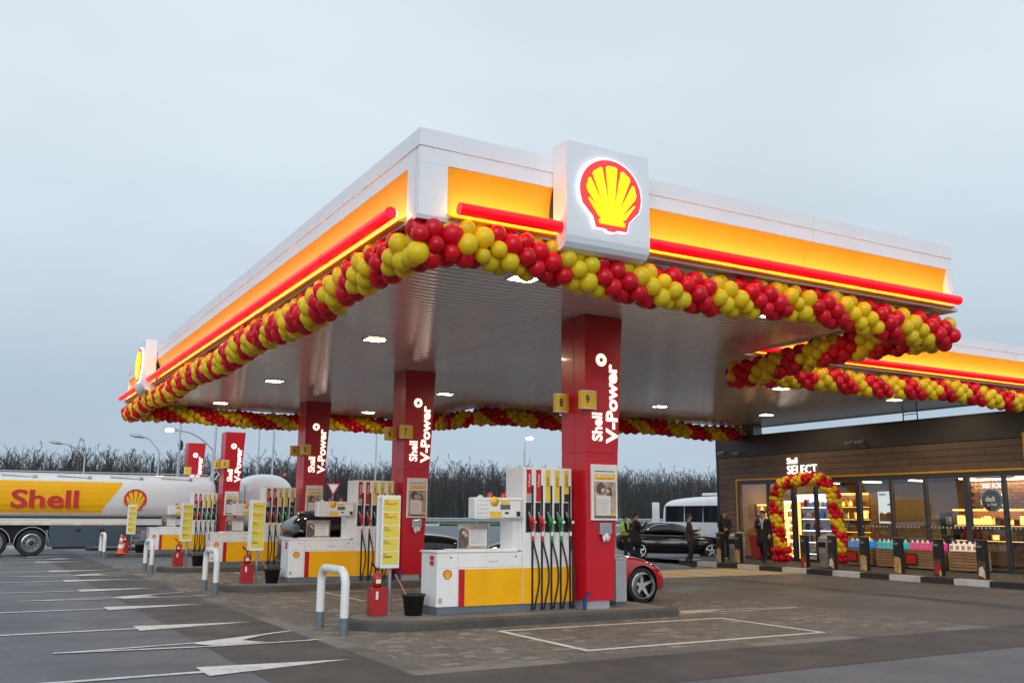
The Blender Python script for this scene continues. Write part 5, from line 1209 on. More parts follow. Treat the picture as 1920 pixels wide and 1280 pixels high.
# interior
mb = MB(); mb.box(XS + .12, 35.8, YR + .2, YL - .2, .152, .162); part(mb, 'shop_floor', 'int_floor', shop)
mb = MB(); mb.box(XS + .12, 35.8, YR + .2, YL - .2, 3.1, 3.138); part(mb, 'shop_ceiling', 'int_dark', shop)
mb = MB(); mb.box(33.3, 33.4, YR + .2, YL - .2, .163, 3.099); mb.box(XS + .2, 33.3, 28.84, 28.93, .163, 3.099); part(mb, 'shop_wall', 'int_wall', shop)
for i in range(9):
    for j in range(2):
        y = 27.8 - i * 2.1; x = 28.2 + j * 2.6
        mb = MB(); mb.box(x, x + .9, y - .08, y + .08, 3.06, 3.095); part(mb, 'strip_lamp', 'int_light', shop)
def rack(label, x0, x1, y0, y1, z0, z1, shelves, frame, back, prods, seed, lamp=None, cat='shelf', name='display_shelf'):
    rng = random.Random(seed); t = thing(name, ((x0 + x1) / 2, (y0 + y1) / 2, z0), label, cat)
    mb = MB(); mb.box(x1 - .04, x1, y0, y1, z0, z1); part(mb, 'back_panel', back, t)
    for y in (y0, y1 - .04): mb = MB(); mb.box(x0, x1 - .04, y, y + .04, z0, z1); part(mb, 'side_panel', frame, t)
    for i in range(shelves):
        z = z0 + .1 + (z1 - z0 - .15) * i / shelves; mb = MB(); mb.box(x0 + .01, x1 - .041, y0 + .041, y1 - .041, z, z + .03); part(mb, 'shelf_board', frame, t)
        y = y0 + .08; pm = {}
        while y < y1 - .18:
            w = rng.uniform(.08, .18); m_ = rng.choice(prods); hh = min((z1 - z0) / shelves - .08, rng.uniform(.14, .3))
            q = MB()
            if rng.random() < .5: q.box(x0 + .05, x0 + .2, y, y + w, z + .031, z + .03 + hh)
            else: q.lathe([(0, 0), (w * .42, 0), (w * .42, hh * .65), (w * .18, hh * .8), (w * .16, hh), (0, hh)], (x0 + .13, y + w / 2, z + .031), 'z', 10)
            part(q, 'product', m_, t); y += w + rng.uniform(.01, .04)
        if lamp: mb = MB(); mb.box(x0 + .02, x0 + .05, y0 + .06, y1 - .06, z - .022, z - .002); part(mb, 'shelf_lamp', lamp, t)
    if lamp: mb = MB(); mb.box(x0, x1 - .04, y0 + .041, y1 - .041, z1 - .06, z1); part(mb, 'top_lamp', lamp, t)
    return t
rack('white lit refrigerated shelf seen through the shop doorway', 29.8, 30.5, 26.3, 28.5, .163, 2.6, 5, 'flat_white', 'flat_white', ['flat_green', 'flat_white', 'flat_blue', 'jug_blue', 'flat_red', 'flat_yellow'], 1, 'cool_light')
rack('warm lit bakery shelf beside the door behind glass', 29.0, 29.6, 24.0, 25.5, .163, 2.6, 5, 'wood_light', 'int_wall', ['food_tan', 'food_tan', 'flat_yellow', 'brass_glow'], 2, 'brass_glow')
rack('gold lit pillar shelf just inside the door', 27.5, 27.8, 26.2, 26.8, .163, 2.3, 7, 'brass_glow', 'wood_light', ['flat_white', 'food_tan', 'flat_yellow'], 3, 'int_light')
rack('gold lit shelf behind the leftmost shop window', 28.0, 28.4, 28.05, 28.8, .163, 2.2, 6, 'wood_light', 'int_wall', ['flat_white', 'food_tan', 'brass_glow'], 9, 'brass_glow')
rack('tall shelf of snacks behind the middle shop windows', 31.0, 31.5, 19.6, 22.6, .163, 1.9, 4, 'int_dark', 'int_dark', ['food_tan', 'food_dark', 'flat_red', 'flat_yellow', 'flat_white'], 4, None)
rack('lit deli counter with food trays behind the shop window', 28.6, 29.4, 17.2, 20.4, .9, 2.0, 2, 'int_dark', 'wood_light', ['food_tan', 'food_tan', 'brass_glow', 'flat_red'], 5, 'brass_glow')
t = thing('counter_cabinet', (29, 18.8, .163), 'dark panelled base under the lit deli counter', 'counter'); part(MB().bbox(28.62, 29.4, 17.2, 20.4, .163, .898, .01), 'counter_body', 'int_dark', t); part(MB().box(28.605, 28.618, 17.3, 20.3, .25, .85), 'front_panel', 'wood_light', t)
# tiled warm wall at the right
t = thing('tiled_partition', (30.5, 17, .163), 'warm lit tiled partition behind the round deli sign', 'partition')
part(MB().box(30.56, 30.7, 14.0, 21.2, .163, 3.05), 'partition_core', 'int_dark', t)
mb0 = None
tile = MB().box(30.53, 30.56, -.145, .145, -.05, .05).mesh('tile', 'wood_light')
for r in range(14):
    for c in range(22):
        o = link('tile', tile, t); o.matrix_parent_inverse = Matrix.Translation(-t.location); o.location = (0, 14.2 + c * .31 + (.15 if r % 2 else 0), 1.35 + r * .115)
mb = MB().box(30.3, 30.42, 14.2, 21.0, 2.98, 3.03); part(mb, 'wall_washer', 'int_light', t)
# pendant poster
t = thing('hanging_poster', (26.75, FY(20.45), FZ(1.55)), 'bright food poster hanging on two cords behind the shop glass', 'poster')
F = FACADE(26.75, FY(20.73), FZ(1.53)); w, h = .56, 1.04
part(MB().box(0, w, 0, h, -.02, 0, fr=F), 'panel', 'screen_lit', t)
part(MB().prism([(0.03, .06), (.5, .05), (.53, .3), (.4, .38), (.25, .3), (.1, .36), (.03, .3)], .001, .004, fr=F), 'print_food', 'food_tan', t)
part(MB().prism([(.28, .16), (.5, .12), (.53, .26), (.38, .36)], .005, .007, fr=F), 'print_berries', 'flat_red', t)
part(MB().prism([(.36, .58), (.48, .58), (.48, .64), (.36, .64)], .001, .004, fr=F), 'print_price', 'yellow_pale', t)
mb = MB(); mb.box(.05, .32, .94, .965, .001, .003, fr=F); mb.box(.05, .28, .9, .92, .001, .003, fr=F); part(mb, 'print_heading', 'flat_blue', t)
for u in (.08, .47): part(MB().cyl(F((u, h, -.01)), (26.76, F((u, 0, 0)).y, 3.09), .006, 6), 'cord', 'flat_grey', t)
# deli disc signs and lit numerals inside the glass
t = thing('deli_sign', (26.6, FY(16.72), FZ(2.2)), 'round dark brown deli sign with cream lettering behind the glass', 'sign')
F = FACADE(26.55, FY(16.72), FZ(2.2)); disc = lambda r, n=32: [(r * math.cos(i * 2 * PI / n), r * math.sin(i * 2 * PI / n)) for i in range(n)]
part(MB().prism(disc(.33), -.05, 0, fr=F), 'disc', 'deli_brown', t)
mb = MB()
for i in range(40): a, b = i * PI / 20, (i + 1) * PI / 20; mb.add([F((r * math.cos(q), r * math.sin(q), .002)) for r, q in ((.312, a), (.318, a), (.318, b), (.312, b))], [(0, 1, 2, 3)])
part(mb, 'ring', 'deli_letter', t)
mb = MB(); text(mb, 'deli', Fr(F((-.19, -.03, .001)), F.u, F.v), .22, bold=.012, depth=.004); text(mb, 'by Shell', Fr(F((-.14, -.15, .001)), F.u, F.v), .1, bold=.004, depth=.004); part(mb, 'lettering', 'deli_letter', t)
t = thing('lit_numerals', (26.9, FY(16.8), FZ(2.5)), 'glowing white station numerals above the round deli sign', 'sign')
F = FACADE(26.75, FY(17.12), FZ(2.5)); mb = MB(); text(mb, '300 АЗС', Fr(F((0, .05, 0)), F.u, F.v), .21, bold=.02, depth=.01, sx=.9); part(mb, 'lettering', 'letter_white', t); part(MB().box(0, .95, .0, .02, -.02, .0, fr=F), 'mounting_bar', 'dark_metal', t)
t = thing('lit_deli_word', (30.4, 20.2, 1.9), 'large glowing white deli lettering on the tiled partition', 'sign')
F = FACADE(30.5, 20.6, 1.85); mb = MB(); text(mb, 'deli', Fr(F((0, .28, .01)), F.u, F.v), .62, bold=.02, depth=.02); text(mb, 'by Shell', Fr(F((.1, .0, .01)), F.u, F.v), .3, bold=.012, depth=.02); part(mb, 'lettering', 'letter_white', t)
t = thing('round_lit_sign', (26.6, FY(15.3), FZ(2.15)), 'round glowing cream sign at the right edge behind the glass', 'sign')
F = FACADE(26.55, FY(15.32), FZ(2.12)); part(MB().prism(disc(.34), -.06, 0, fr=F), 'disc', 'screen_lit', t); part(MB().prism(disc(.36), -.08, -.061, fr=F), 'rim', 'dark_metal', t)
# seating by the right window
for k, (x, y) in enumerate(((27.6, 17.1), (27.5, 16.2), (28.3, 15.3))):
    t = thing('cafe_chair', (x, y, .163), ['yellow shell chair behind the glass beside the last poster post', 'yellow shell chair under the round deli sign', 'yellow shell chair at the right edge inside the shop'][k], 'chair', 'cafe chairs')
    mb = MB(); mb.bbox(x - .22, x + .22, y - .22, y + .22, .58, .64, .02); part(mb, 'seat', 'shop_yellow', t)
    mb = MB(); mb.bbox(x + .16, x + .22, y - .22, y + .22, .64, 1.02, .02); part(mb, 'backrest', 'shop_yellow', t)
    for a in (-.18, .18):
        for b in (-.18, .18): mb = MB(); mb.cyl((x + a, y + b, .163), (x + a * .8, y + b * .8, .58), .015, 8); part(mb, 'leg', 'wood_light', t)
# ---------------------------------------------------------------- in front of the shop
def jug_crate(y0, y1, jm, label, jl, cols_):
    t = thing('slatted_crate', (25.85, (y0 + y1) / 2, .15), label, 'crate', 'slatted crates under the windows')
    part(MB().box(25.6, 26.14, y0 + .02, y1 - .02, .2, .7), 'crate_core', 'int_dark', t)
    for i in range(6):
        z = .2 + i * .088; part(MB().box(25.56, 25.598, y0, y1, z, z + .072), 'slat', 'wood_light', t); part(MB().box(25.6, 26.14, y0 - .018, y0 + .018, z, z + .072), 'slat', 'wood_light', t)
    part(MB().box(25.54, 26.16, y0 - .02, y1 + .02, .722, .742), 'top_board', 'wood_light', t)
    n = cols_; 
    for r in range(2):
        for i in range(n):
            x = 25.7 + r * .22; y = y0 + (i + .5) * (y1 - y0) / n; w = (y1 - y0) / n * .45
            j = thing('fluid_jug', (x, y, .742), jl % (['first', 'second', 'third', 'fourth', 'fifth', 'sixth'][n - 1 - i], ['front', 'back'][r]), 'jug', jm.replace('jug_', '') + ' washer fluid jugs')
            part(MB().bbox(x - .09, x + .09, y - w, y + w, .743, .95, .02), 'bottle', jm, j)
            part(MB().lathe([(w * .6, .951), (w * .25, 1.0), (w * .25, 1.03), (0, 1.03)], (x, y, 0), 'z', 10), 'cap', 'flat_white', j)
            if r == 0: part(MB().box(x - .096, x - .0905, y - w * .6, y + w * .6, .8, .9), 'label', 'flat_grey', j)
jug_crate(21.35, 22.2, 'jug_blue', 'slatted crate carrying bright blue fluid jugs beside the arch', 'bright blue fluid jug beside the arch, %s from the left, %s row', 3)
jug_crate(20.1, 21.05, 'jug_teal', 'slatted crate carrying teal fluid jugs under the hanging poster', 'teal fluid jug on its slatted crate, %s from the left, %s row', 6)
jug_crate(18.75, 19.85, 'jug_pink', 'slatted crate carrying pink fluid jugs in the middle of the window row', 'pink fluid jug on its slatted crate, %s from the left, %s row', 6)
jug_crate(17.5, 18.45, 'jug_cream', 'slatted crate carrying cream fluid jugs, rightmost of the crates', 'cream fluid jug on the rightmost crate, %s from the left, %s row', 5)
for y, dsc in ((21.95, 'small red price placard on the crate of blue jugs'), (19.7, 'small red price placard on the crate of pink jugs')):
    t = thing('red_placard', (25.5, y, .3), dsc, 'placard'); part(MB().box(25.5, 25.54, y - .2, y + .2, .3, .62), 'board', 'dark_metal', t); part(MB().box(25.494, 25.499, y - .17, y + .17, .33, .59), 'print', 'flat_red', t)
spots = [(22.98, 25.5, 'left of the first grey bin'), (23.0, 24.6, 'right of the first grey bin'), (23.05, 21.72, 'left of the second grey bin'), (23.2, 20.75, 'right of the second grey bin'), (23.15, 19.5, 'before the teal jugs'), (23.12, 18.3, 'before the pink jugs'), (23.1, 17.0, 'before the cream jugs'), (23.15, 15.75, 'nearest to the right edge of the view')]
for i, (x, y, w_) in enumerate(spots):
    t = thing('poster_post', (x, y, .15), 'black advertising post with food picture %s' % w_, 'advert post', 'advertising posts on the kerb')
    F = Fr((x, y + .14, .15), (0, -.76, 0), (0, 0, .97), (-.8, 0, 0))
    part(MB().bbox(0, .32, .02, 1.02, -.2, 0, .008, fr=F), 'post_body', 'black', t)
    part(MB().box(-.01, .33, 1.02, 1.035, -.21, .01, fr=F), 'top_cap', 'shop_yellow' if i % 2 == 0 else 'wood_light', t)
    part(MB().box(.01, .31, .5, 1.0, .0005, .004, fr=F), 'upper_print', 'flat_black', t)
    mb = MB(); mb.box(.04, .1, .92, .94, .0045, .006, fr=F); mb.box(.04, .24, .86, .878, .0045, .006, fr=F); mb.box(.04, .2, .83, .845, .0045, .006, fr=F); part(mb, 'print_lines', 'flat_grey', t)
    rng = random.Random(i + 40)
    mb = MB(); pts = [(.01, .03), (.31, .03), (.31, .4 + rng.uniform(0, .1)), (.24, .47), (.17, .44 + rng.uniform(0, .08)), (.08, .5), (.01, .42)]; mb.prism(pts, .0005, .004, fr=F); part(mb, 'food_print', ('food_tan', 'food_tan', 'food_dark', 'food_dark')[i % 4], t)
    mb = MB(); mb.prism([(.04, .1), (.22, .06), (.28, .2), (.2, .34), (.08, .3)], .0045, .006, fr=F); part(mb, 'food_highlight', ('photo_tan', 'food_tan', 'flat_red', 'paper')[i % 4], t)
    part(MB().box(.22, .29, .02, .16, .0065, .012, fr=F), 'yellow_tag', 'yellow_sign', t)
for k, (x, y, w_) in enumerate(((23.45, 25.1, 'beside the woman in black'), (23.6, 21.25, 'before the balloon arch'))):
    t = thing('litter_bin', (x, y, .15), 'tall grey litter bin with sloping lid %s' % w_, 'bin', 'grey litter bins')
    mb = MB(); secs = []
    for z, r in ((.152, .2), (.2, .215), (.7, .235), (1.0, .245)): secs.append([(x + r * math.copysign(abs(math.cos(a)) ** .6, math.cos(a)), y + r * math.copysign(abs(math.sin(a)) ** .6, math.sin(a)), z) for a in [i * PI / 12 for i in range(24)]])
    vs, fs = loft(secs); mb.add(vs, fs, 0, True); part(mb, 'body', 'bin_grey', t)
    mb = MB(); secs = [[(x + r * math.cos(a), y + r * math.sin(a), 1.005 + dz + (.12 * (.5 + .5 * math.cos(a)) if dz > -.001 and r > .01 and dz > .01 else 0)) for a in [i * PI / 12 for i in range(24)]] for r, dz in ((.25, 0), (.255, .03), (.24, .06), (.12, .075))]
    vs, fs = loft(secs); mb.add(vs, fs, 0, True); part(mb, 'lid', 'silver_paint', t)
    part(MB().box(x - .25, x - .238, y - .14, y + .14, .78, .95), 'opening', 'black', t)
    mb = MB()
    for i in range(3): mb.box(x - .243, x - .236, y - .1, y + .1, .4 + i * .08, .415 + i * .08)
    part(mb, 'vent_slots', 'black', t)
t = thing('wheeled_bin', (25.9, 26.55, .15), 'dark red wheeled bin beside the shop door frame', 'bin')
mb = MB(); vs, fs = loft([[(25.9 + a * s_, 26.55 + b * s_, z) for a, b in ((-.24, -.26), (.24, -.26), (.24, .26), (-.24, .26))] for z, s_ in ((.2, .82), (1.0, 1.0))]); mb.add(vs, fs); part(mb, 'tub', 'red_ext', t)
part(MB().bbox(25.63, 26.17, 26.26, 26.84, 1.0, 1.06, .02), 'lid', 'red_ext', t)
for s_ in (-.2, .2): part(MB().lathe([(0, -.03), (.1, -.03), (.1, .03), (0, .03)], (26.1, 26.55 + s_, .25), 'y', 14), 'wheel', 'tyre', t)
# balloon arch round the door
ax = 25.65
path = [(ax, 25.15, .25), (ax, 25.25, 1.0), (ax, 25.4, 1.9), (ax, 25.35, 2.5), (ax, 25.0, 2.86), (ax, 24.3, 2.99), (ax, 23.5, 3.02), (ax, 23.1, 2.92), (ax, 22.72, 2.5), (ax, 22.68, 1.8), (ax, 22.55, 1.2), (ax, 22.42, .3)]
garland(path, 'red and yellow spiral balloon arch framing the shop door', pitch=.8, hand=1, r=.115, R_=.15, step=.16, per=5, seed=11, name='balloon_arch', group=None, sag=0.0, limit=300)
garland([(ax - .05, 25.15, .26), (ax - .05, 25.15, .55)], 'cluster of red balloons at the foot of the balloon arch', solid=lambda u: 'r', r=.12, R_=.27, step=.15, per=8, seed=12, group=None, sag=0.0)
# roof ladder, roof post
t = thing('roof_ladder', (27.3, 20.8, 4.8), 'thin dark ladder rising from the shop roof to the canopy', 'ladder')
for y in (20.55, 21.1): part(MB().cyl((27.4, y, 4.74), (27.4, y, 5.21), .02, 8), 'rail', 'dark_metal', t)
for z in (4.86, 5.12): part(MB().cyl((27.4, 20.55, z), (27.4, 21.1, z), .014, 8), 'rung', 'dark_metal', t)
t = thing('canopy_post', (26.75, 27.5, 4.79), 'plain grey square post between the shop roof and the canopy', 'post')
part(MB().box(26.5, 26.95, 27.25, 27.72, 4.792, 5.2), 'shaft', 'silver_paint', t); part(MB().box(26.42, 27.03, 27.17, 27.8, 4.791, 4.82), 'base_plate', 'grey_metal', t)

# ================================================================ STREET LAMPS, SIGNS
def street_lamp(x, y, H, ax_, ay_, al, label, lit, rise=.45):
    z0 = gz_terrain(y); t = thing('street_lamp', (x, y, z0), label, 'street lamp', 'street lamps beyond the station')
    part(MB().tube([(x, y, z0), (x, y, z0 + H * .5), (x, y, z0 + H - .8)], [.09, .07, .055], 10), 'pole', 'galv', t)
    pts = [(x, y, z0 + H - .8)] + [(x + ax_ * al * u, y + ay_ * al * u, z0 + H - .8 + (.8 + rise) * (1 - (1 - u) ** 2.2)) for u in (.08, .2, .4, .65, 1)]
    part(MB().tube(pts, .04, 8), 'arm', 'galv', t)
    hx, hy, hz = pts[-1]; mb = MB(); mb.tube([(hx - ax_ * .1, hy - ay_ * .1, hz - .02), (hx + ax_ * .25, hy + ay_ * .25, hz + .05), (hx + ax_ * .7, hy + ay_ * .7, hz + .1)], [.07, .12, .06], 10); hd = part(mb, 'lamp_head', 'galv', t)
    if lit: part2(MB().sphere((hx + ax_ * .35, hy + ay_ * .35, hz - .03), .17, 12, 8, sc=(1.5, 1.5, .7)), 'lamp_glass', 'lamp_street', hd)
    else: part2(MB().sphere((hx + ax_ * .35, hy + ay_ * .35, hz + .01), .14, 10, 6, sc=(1.5, 1.5, .5)), 'lamp_glass', 'flat_grey', hd)
street_lamp(13.3, 60, 6.0, -1, 0, 2.3, 'lit street lamp reaching left behind the fifth red column', True, rise=.35)
street_lamp(10.15, 60, 5.75, -1, .1, 1.0, 'unlit curved street lamp above the tanker', False, rise=.1)
street_lamp(7.3, 72, 5.6, -1, .1, 1.6, 'faint unlit street lamp among the trees left of the others', False, rise=.1)
street_lamp(35.6, 60, 6.8, .5, 0, .5, 'lit street lamp seen between the second and nearest columns', True, rise=.2)
street_lamp(12.5, 56, 8.2, -.6, 0, .9, 'tall curved street lamp rising into the far balloon garland', False, rise=.1)
street_lamp(17.6, 62, 8.6, -1, 0, 4.2, 'long-armed street lamp above the fourth red column', False, rise=.9)
def mast(x, y, H, label, top=False, r=.06):
    z0 = gz_terrain(y); t = thing('slim_mast', (x, y, z0), label, 'mast', 'slim masts'); part(MB().tube([(x, y, z0), (x, y, z0 + H)], [r, r * .6], 10), 'pole', 'galv', t)
    part(MB().cyl((x, y, z0), (x, y, z0 + .06), r * 2, 10), 'base_plate', 'galv', t)
    if top: part(MB().sphere((x, y, z0 + H + .25), .16, 10, 8, sc=(1, 1, 2)), 'siren_head', 'dark_metal', t)
mast(10.9, 58, 9.0, 'tall slim grey mast beside the curved lamp', r=.07); mast(11.35, 60, 5.2, 'slim mast with a dark siren head above the tanker', True); mast(16.1, 60, 9.5, 'tall slim mast behind the white tractor cab'); mast(24.0, 60, 9.5, 'tall slim mast between the third and second columns'); mast(10.6, 62, 3.6, 'short pale pole just above the tank rail')
def road_sign(x, y, kind, label):
    z0 = gz_terrain(y); t = thing('road_sign', (x, y, z0), label, 'road sign'); part(MB().cyl((x, y, z0), (x, y, 3.4), .035, 8), 'pole', 'galv', t); F = FRONT(x, y - .04, 3.05)
    if kind == 'stop':
        part(MB().prism(disc(.33), 0, .02, fr=F), 'plate', 'flat_red', t); part(MB().box(-.24, .24, -.05, .05, .021, .025, fr=F), 'bar', 'flat_white', t)
    else:
        part(MB().prism([(-.42, .32), (0, -.4), (.42, .32)], 0, .02, fr=F), 'plate', 'flat_red', t); part(MB().prism([(-.29, .24), (0, -.25), (.29, .24)], .021, .025, fr=F), 'field', 'flat_white', t)
road_sign(16.9, 50.5, 'stop', 'round no-entry road sign beside the third column'); road_sign(17.75, 50.5, 'give', 'triangular give-way road sign beside the no-entry sign')

# ================================================================ PEOPLE
def person(label, x, y, z, face, H, coat, leg, hair, arms, stride=0.0, skirt=0.0, hood=False, lean=0.0, hairlen=0.0):
    """face: heading angle of the gaze (radians, 0 = +x); arms: ((elbow, wrist) left, right) in local x = forward, y = left, z for 1.75 m"""
    t = thing('person', (x, y, z), label, 'person'); k = H / 1.75
    V = {'pel': (0, 0, .96), 'spi': (.0, 0, 1.14), 'che': (.01, 0, 1.34), 'nek': (-.005, 0, 1.49), 'hb': (.01, 0, 1.56), 'hd': (.02, 0, 1.645), 'ht': (.012, 0, 1.725),
         'jaw': (.055, 0, 1.585), 'nos': (.1, 0, 1.635)}
    Rd = {'pel': (.15, .125), 'spi': (.15, .12), 'che': (.175, .13), 'nek': (.062, .062), 'hb': (.07, .075), 'hd': (.078, .092), 'ht': (.045, .055), 'jaw': (.045, .04), 'nos': (.014, .014)}
    E_ = [('pel', 'spi'), ('spi', 'che'), ('che', 'nek'), ('nek', 'hb'), ('hb', 'hd'), ('hd', 'ht'), ('hb', 'jaw'), ('hd', 'nos')]
    reg = {}
    for s_, nm in ((1, 'l'), (-1, 'r')):
        st = stride * s_
        V.update({nm + 'hip': (0, .095 * s_, .9), nm + 'kne': (.06 + st * .55, .1 * s_, .5), nm + 'ank': (-.02 + st * 1.0 - (.12 if st < 0 else 0), .1 * s_, .1 + (.08 if st < 0 else 0)), nm + 'toe': (.17 + st * 1.0 - (.1 if st < 0 else 0), .12 * s_, .04 + (.02 if st < 0 else 0))})
        Rd.update({nm + 'hip': (.105, .1), nm + 'kne': (.068, .068), nm + 'ank': (.05, .05), nm + 'toe': (.042, .036)})
        el, wr = arms[0 if s_ > 0 else 1]
        V.update({nm + 'sho': (0, .19 * s_, 1.42), nm + 'elb': (el[0], el[1] * s_, el[2]), nm + 'wri': (wr[0], wr[1] * s_, wr[2])})
        Rd.update({nm + 'sho': (.075, .075), nm + 'elb': (.055, .055), nm + 'wri': (.036, .036)})
        d = (Vector(V[nm + 'wri']) - Vector(V[nm + 'elb'])).normalized(); V[nm + 'pal'] = tuple(Vector(V[nm + 'wri']) + d * .08); Rd[nm + 'pal'] = (.035, .024)
        E_ += [('pel', nm + 'hip'), (nm + 'hip', nm + 'kne'), (nm + 'kne', nm + 'ank'), (nm + 'ank', nm + 'toe'), ('che', nm + 'sho'), (nm + 'sho', nm + 'elb'), (nm + 'elb', nm + 'wri'), (nm + 'wri', nm + 'pal')]
    names = list(V); idx = {n_: i for i, n_ in enumerate(names)}
    me = bpy.data.meshes.new('body'); me.from_pydata([V[n_] for n_ in names], [(idx[a], idx[b]) for a, b in E_], [])
    ob = bpy.data.objects.new('body_tmp', me); COL.objects.link(ob); ob.modifiers.new('skin', 'SKIN'); ss = ob.modifiers.new('sub', 'SUBSURF'); ss.levels = 2; ss.render_levels = 2
    for i, n_ in enumerate(names): sv = me.skin_vertices[0].data[i]; sv.radius = Rd[n_]; sv.use_root = (n_ == 'pel')
    m2 = evaluated(ob); bpy.data.objects.remove(ob)
    mats_ = [coat, leg, 'shoe', 'skin']; m2.materials.clear()
    for q in mats_: m2.materials.append(M[q])
    bones = [(Vector(V[a]), Vector(V[b]), (3 if b in ('hb', 'hd', 'ht', 'jaw', 'nos') or b.endswith('pal') else 2 if b.endswith('toe') else 1 if b.endswith(('kne', 'ank')) else 0)) for a, b in E_]
    for p in m2.polygons:
        c = p.center; best = 9; mi = 0
        for a, b, m_ in bones:
            ab = b - a; u = max(0, min(1, (c - a).dot(ab) / ab.length_squared)); d = (c - a - ab * u).length
            if d < best: best = d; mi = m_
        if mi == 1 and c.z > .84: mi = 0
        if c.z < .1: mi = 2
        p.material_index = mi; p.use_smooth = True
    rot = Matrix.Rotation(face, 4, 'Z'); T_ = Matrix.Translation((x, y, z)) @ rot @ Matrix.Rotation(lean, 4, 'Y') @ Matrix.Scale(k, 4)
    m2.transform(T_); bd = link('body', m2, t); bd.matrix_parent_inverse = Matrix.Translation(-t.location); m2.name = 'body'
    def kid(mb, name, m_):
        mb.v = [tuple(T_ @ Vector(p)) for p in mb.v]; return part(mb, name, m_, t)
    # fingers
    mb = MB()
    for nm, s_ in (('l', 1), ('r', -1)):
        pl = Vector(V[nm + 'pal']); d = (pl - Vector(V[nm + 'wri'])).normalized(); sd = d.cross(Vector((0, 0, 1))); sd = sd.normalized() if sd.length > .1 else Vector((1, 0, 0)); dn = d.cross(sd)
        for i, ln in enumerate((.062, .075, .07, .055)):
            o_ = pl + sd * (i - 1.5) * .018 - d * .015; mb.tube([o_, o_ + d * ln * .6, o_ + d * ln + dn * .025], [.0095, .009, .007], 6)
        o_ = pl - d * .045 - sd * .03; mb.tube([o_, o_ - sd * .03 + d * .025, o_ - sd * .03 + d * .055 + dn * .01], [.011, .0105, .008], 6)
    kid(mb, 'fingers', 'skin')
    # hair cap
    mb = MB(); vs = []; seg = 16; rg = 7
    for i in range(rg + 1):
        ph = (PI * .62) * i / rg
        for j in range(seg):
            a = 2 * PI * j / seg; f = math.cos(a); lim = ph * (1.0 if f < .2 else (1 - .42 * f)); vs.append((-.004 + .112 * math.sin(lim) * math.cos(a), .09 * math.sin(lim) * math.sin(a), 1.655 + .115 * math.cos(lim)))
    mb.add(vs, [(i * seg + j, i * seg + (j + 1) % seg, (i + 1) * seg + (j + 1) % seg, (i + 1) * seg + j) for i in range(rg) for j in range(seg)], 0, True)
    if hairlen: mb.tube([(-.05, 0, 1.62), (-.1, 0, 1.5), (-.11, 0, 1.62 - hairlen)], [.085, .08, .03], 10)
    kid(mb, 'hair', hair)
    mb = MB()
    for s_ in (-1, 1): mb.sphere((.088, .032 * s_, 1.655), .011, 8, 6)
    kid(mb, 'eyes', 'flat_black')
    mb = MB(); mb.tube([(.083, -.022, 1.592), (.094, 0, 1.59), (.083, .022, 1.592)], .006, 6); kid(mb, 'mouth', 'flat_red')
    mb = MB()
    for s_ in (-1, 1): mb.sphere((.01, .084 * s_, 1.64), .024, 8, 6, sc=(.8, .45, 1.2))
    kid(mb, 'ears', 'skin')
    if skirt:
        mb = MB(); pr = [(.17, 1.18), (.18, 1.0), (.2, .85), (.225, 1.0 - skirt), (.21, 1.0 - skirt), (.17, .9)]
        mb.lathe(pr, (0, 0, 0), 'z', 18); mb.v = [(p[0] * .85, p[1] * 1.05, p[2]) for p in mb.v]; kid(mb, 'coat_skirt', coat)
    if hood:
        mb = MB(); mb.tube([(-.09, 0, 1.44), (-.12, 0, 1.5), (-.06, 0, 1.6), (-.05, 0, 1.7)], [.1, .13, .125, .06], 12); kid(mb, 'hood', coat)
    mb = MB(); mb.tube([(.0, -.07, 1.475), (.05, 0, 1.455), (.0, .07, 1.475), (-.05, 0, 1.49), (.0, -.07, 1.475)], .02, 8); kid(mb, 'collar', coat)
    return t, kid
down = ((.02, .24, 1.14), (.08, .25, .9)); hold = ((.02, .24, 1.16), (.27, .1, 1.22))
to_cam = lambda x, y: math.atan2(-y, -x)
# brown jacket, reading a phone, facing right
t, kid = person('man in dark brown jacket standing by the kerb looking at a phone', 21.5, 25.3, 0, math.radians(-35), 1.78, 'jacket_brown', 'trouser', 'hair_dark', (hold, hold), stride=.03)
b_ = thing('phone', (21.75, 25.15, 1.25), 'dark phone held by the man in the brown jacket', 'phone'); mb = MB(); mb.bbox(-.008, .008, -.04, .04, -.07, .07, .004); T_ = Matrix.Translation((21.5, 25.3, 0)) @ Matrix.Rotation(math.radians(-35), 4, 'Z'); mb.v = [tuple(T_ @ (Vector(p) + Vector((.37, .05, 1.3)))) for p in mb.v]; part(mb, 'case', 'flat_black', b_)
b_ = thing('paper_sheet', (21.75, 25.1, 1.1), 'white paper held by the man in the brown jacket', 'paper'); mb = MB(); mb.add([tuple(T_ @ Vector(p)) for p in ((.3, -.18, 1.2), (.33, .02, 1.24), (.44, .02, 1.08), (.42, -.18, 1.02))], [(0, 1, 2, 3)]); mb.add([tuple(T_ @ Vector(p)) for p in ((.3, -.18, 1.204), (.33, .02, 1.244), (.44, .02, 1.084), (.42, -.18, 1.024))], [(0, 1, 2, 3)]); part(mb, 'sheet', 'paper', b_)
person('man in long black coat raising a hand to his face beside the sports car', 20.7, 27.2, 0, math.radians(-20), 1.82, 'coat_black', 'trouser', 'hair_dark', (down, ((.12, .28, 1.2), (.34, .12, 1.42))), skirt=.35)
t, kid = person('man in a yellow-green high visibility vest behind the column', 22.0, 29.6, 0, math.radians(-30), 1.74, 'jacket_navy', 'trouser', 'hair_dark', (hold, ((.05, .24, 1.16), (.22, .16, 1.1))))
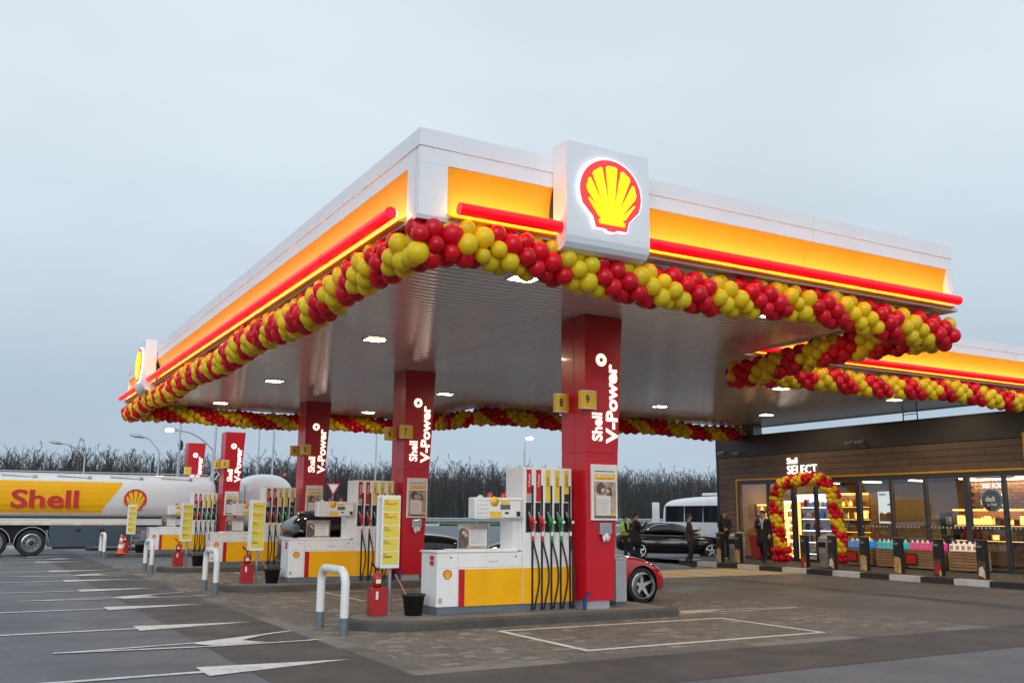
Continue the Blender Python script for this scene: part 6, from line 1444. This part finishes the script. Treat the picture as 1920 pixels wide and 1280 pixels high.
mb = MB(); mb.lathe([(.15, .98), (.185, 1.0), (.19, 1.2), (.205, 1.36), (.16, 1.46), (.09, 1.5)], (0, 0, 0), 'z', 20); mb.v = [(p[0] * .86, p[1] * 1.06, p[2]) for p in mb.v]; kid(mb, 'safety_vest', 'hivis')
mb = MB(); mb.lathe([(.196, 1.1), (.199, 1.1), (.2, 1.15), (.196, 1.15)], (0, 0, 0), 'z', 20); mb.v = [(p[0] * .87, p[1] * 1.07, p[2]) for p in mb.v]; kid(mb, 'reflective_band', 'flat_grey')
t, kid = person('blond person with a blue backpack seen from behind by the column', 21.6, 30.5, 0, math.radians(70), 1.68, 'jacket_navy', 'jeans', 'hair_blond', (down, down), hairlen=.22)
b_ = thing('backpack', (21.6, 30.3, 1.0), 'blue backpack worn by the blond person', 'backpack'); mb = MB(); mb.bbox(-.26, -.12, -.15, .15, .98, 1.4, .05); T_ = Matrix.Translation((21.6, 30.5, 0)) @ Matrix.Rotation(math.radians(70), 4, 'Z') @ Matrix.Scale(.96, 4); mb.v = [tuple(T_ @ Vector(p)) for p in mb.v]; part(mb, 'bag', 'bag_blue', b_)
mb = MB(); mb.bbox(-.3, -.262, -.11, .11, 1.02, 1.2, .02); mb.v = [tuple(T_ @ Vector(p)) for p in mb.v]; part(mb, 'pocket', 'bag_blue', b_)
person('person in black half hidden by the nearest red column', 20.95, 30.4, 0, math.radians(60), 1.72, 'coat_black', 'trouser', 'hair_dark', (down, down))
person('person in dark clothes behind the high visibility vest', 22.7, 30.0, 0, math.radians(-100), 1.66, 'coat_black', 'jeans', 'hair_dark', (down, down))
person('woman in black hooded coat standing at the shop corner', 24.35, 26.7, .15, to_cam(24, 26.7) + .2, 1.74, 'coat_black', 'trouser', 'hair_dark', (((.1, .22, 1.16), (.24, .04, 1.1)), ((.1, .22, 1.16), (.24, .04, 1.13))), hood=True, skirt=.2)
t, kid = person('person in open black coat and white scarf walking past the shop', 23.75, 24.15, .15, to_cam(23.3, 23.8) - .3, 1.76, 'coat_black', 'trouser', 'hair_dark', (((-.05, .25, 1.16), (.1, .24, .95)), ((.06, .22, 1.18), (.22, .06, 1.28))), stride=.2, skirt=.42)
mb = MB(); mb.tube([(.06, .06, 1.49), (.14, .02, 1.35), (.16, .02, 1.15)], [.035, .04, .03], 8); mb.tube([(.06, -.06, 1.49), (.13, -.02, 1.38)], [.035, .03], 8); kid(mb, 'scarf', 'shirt')
import OpenImageIO as oiio, numpy as np, sys
im=oiio.ImageBuf('/workdir/render_main.png').get_pixels(oiio.UINT8)[:,:,:3].astype(float)
T={'sky0':((20,15),(202,220,235)),'skyC':((920,165),(215,229,239)),'skyL':((120,715),(176,197,215)),'skyR':((1820,415),(205,218,234)),'ceil':((900,615),(111,101,98)),'asph':((170,1240),(105,112,122)),'asphR':((1600,1260),(112,112,114))}
for k,((x,y),c) in T.items():
    x=int(x*1024/1920);y=int(y*1024/1920); print(k,im[y-4:y+5,x-4:x+5].mean((0,1)).round(),c)
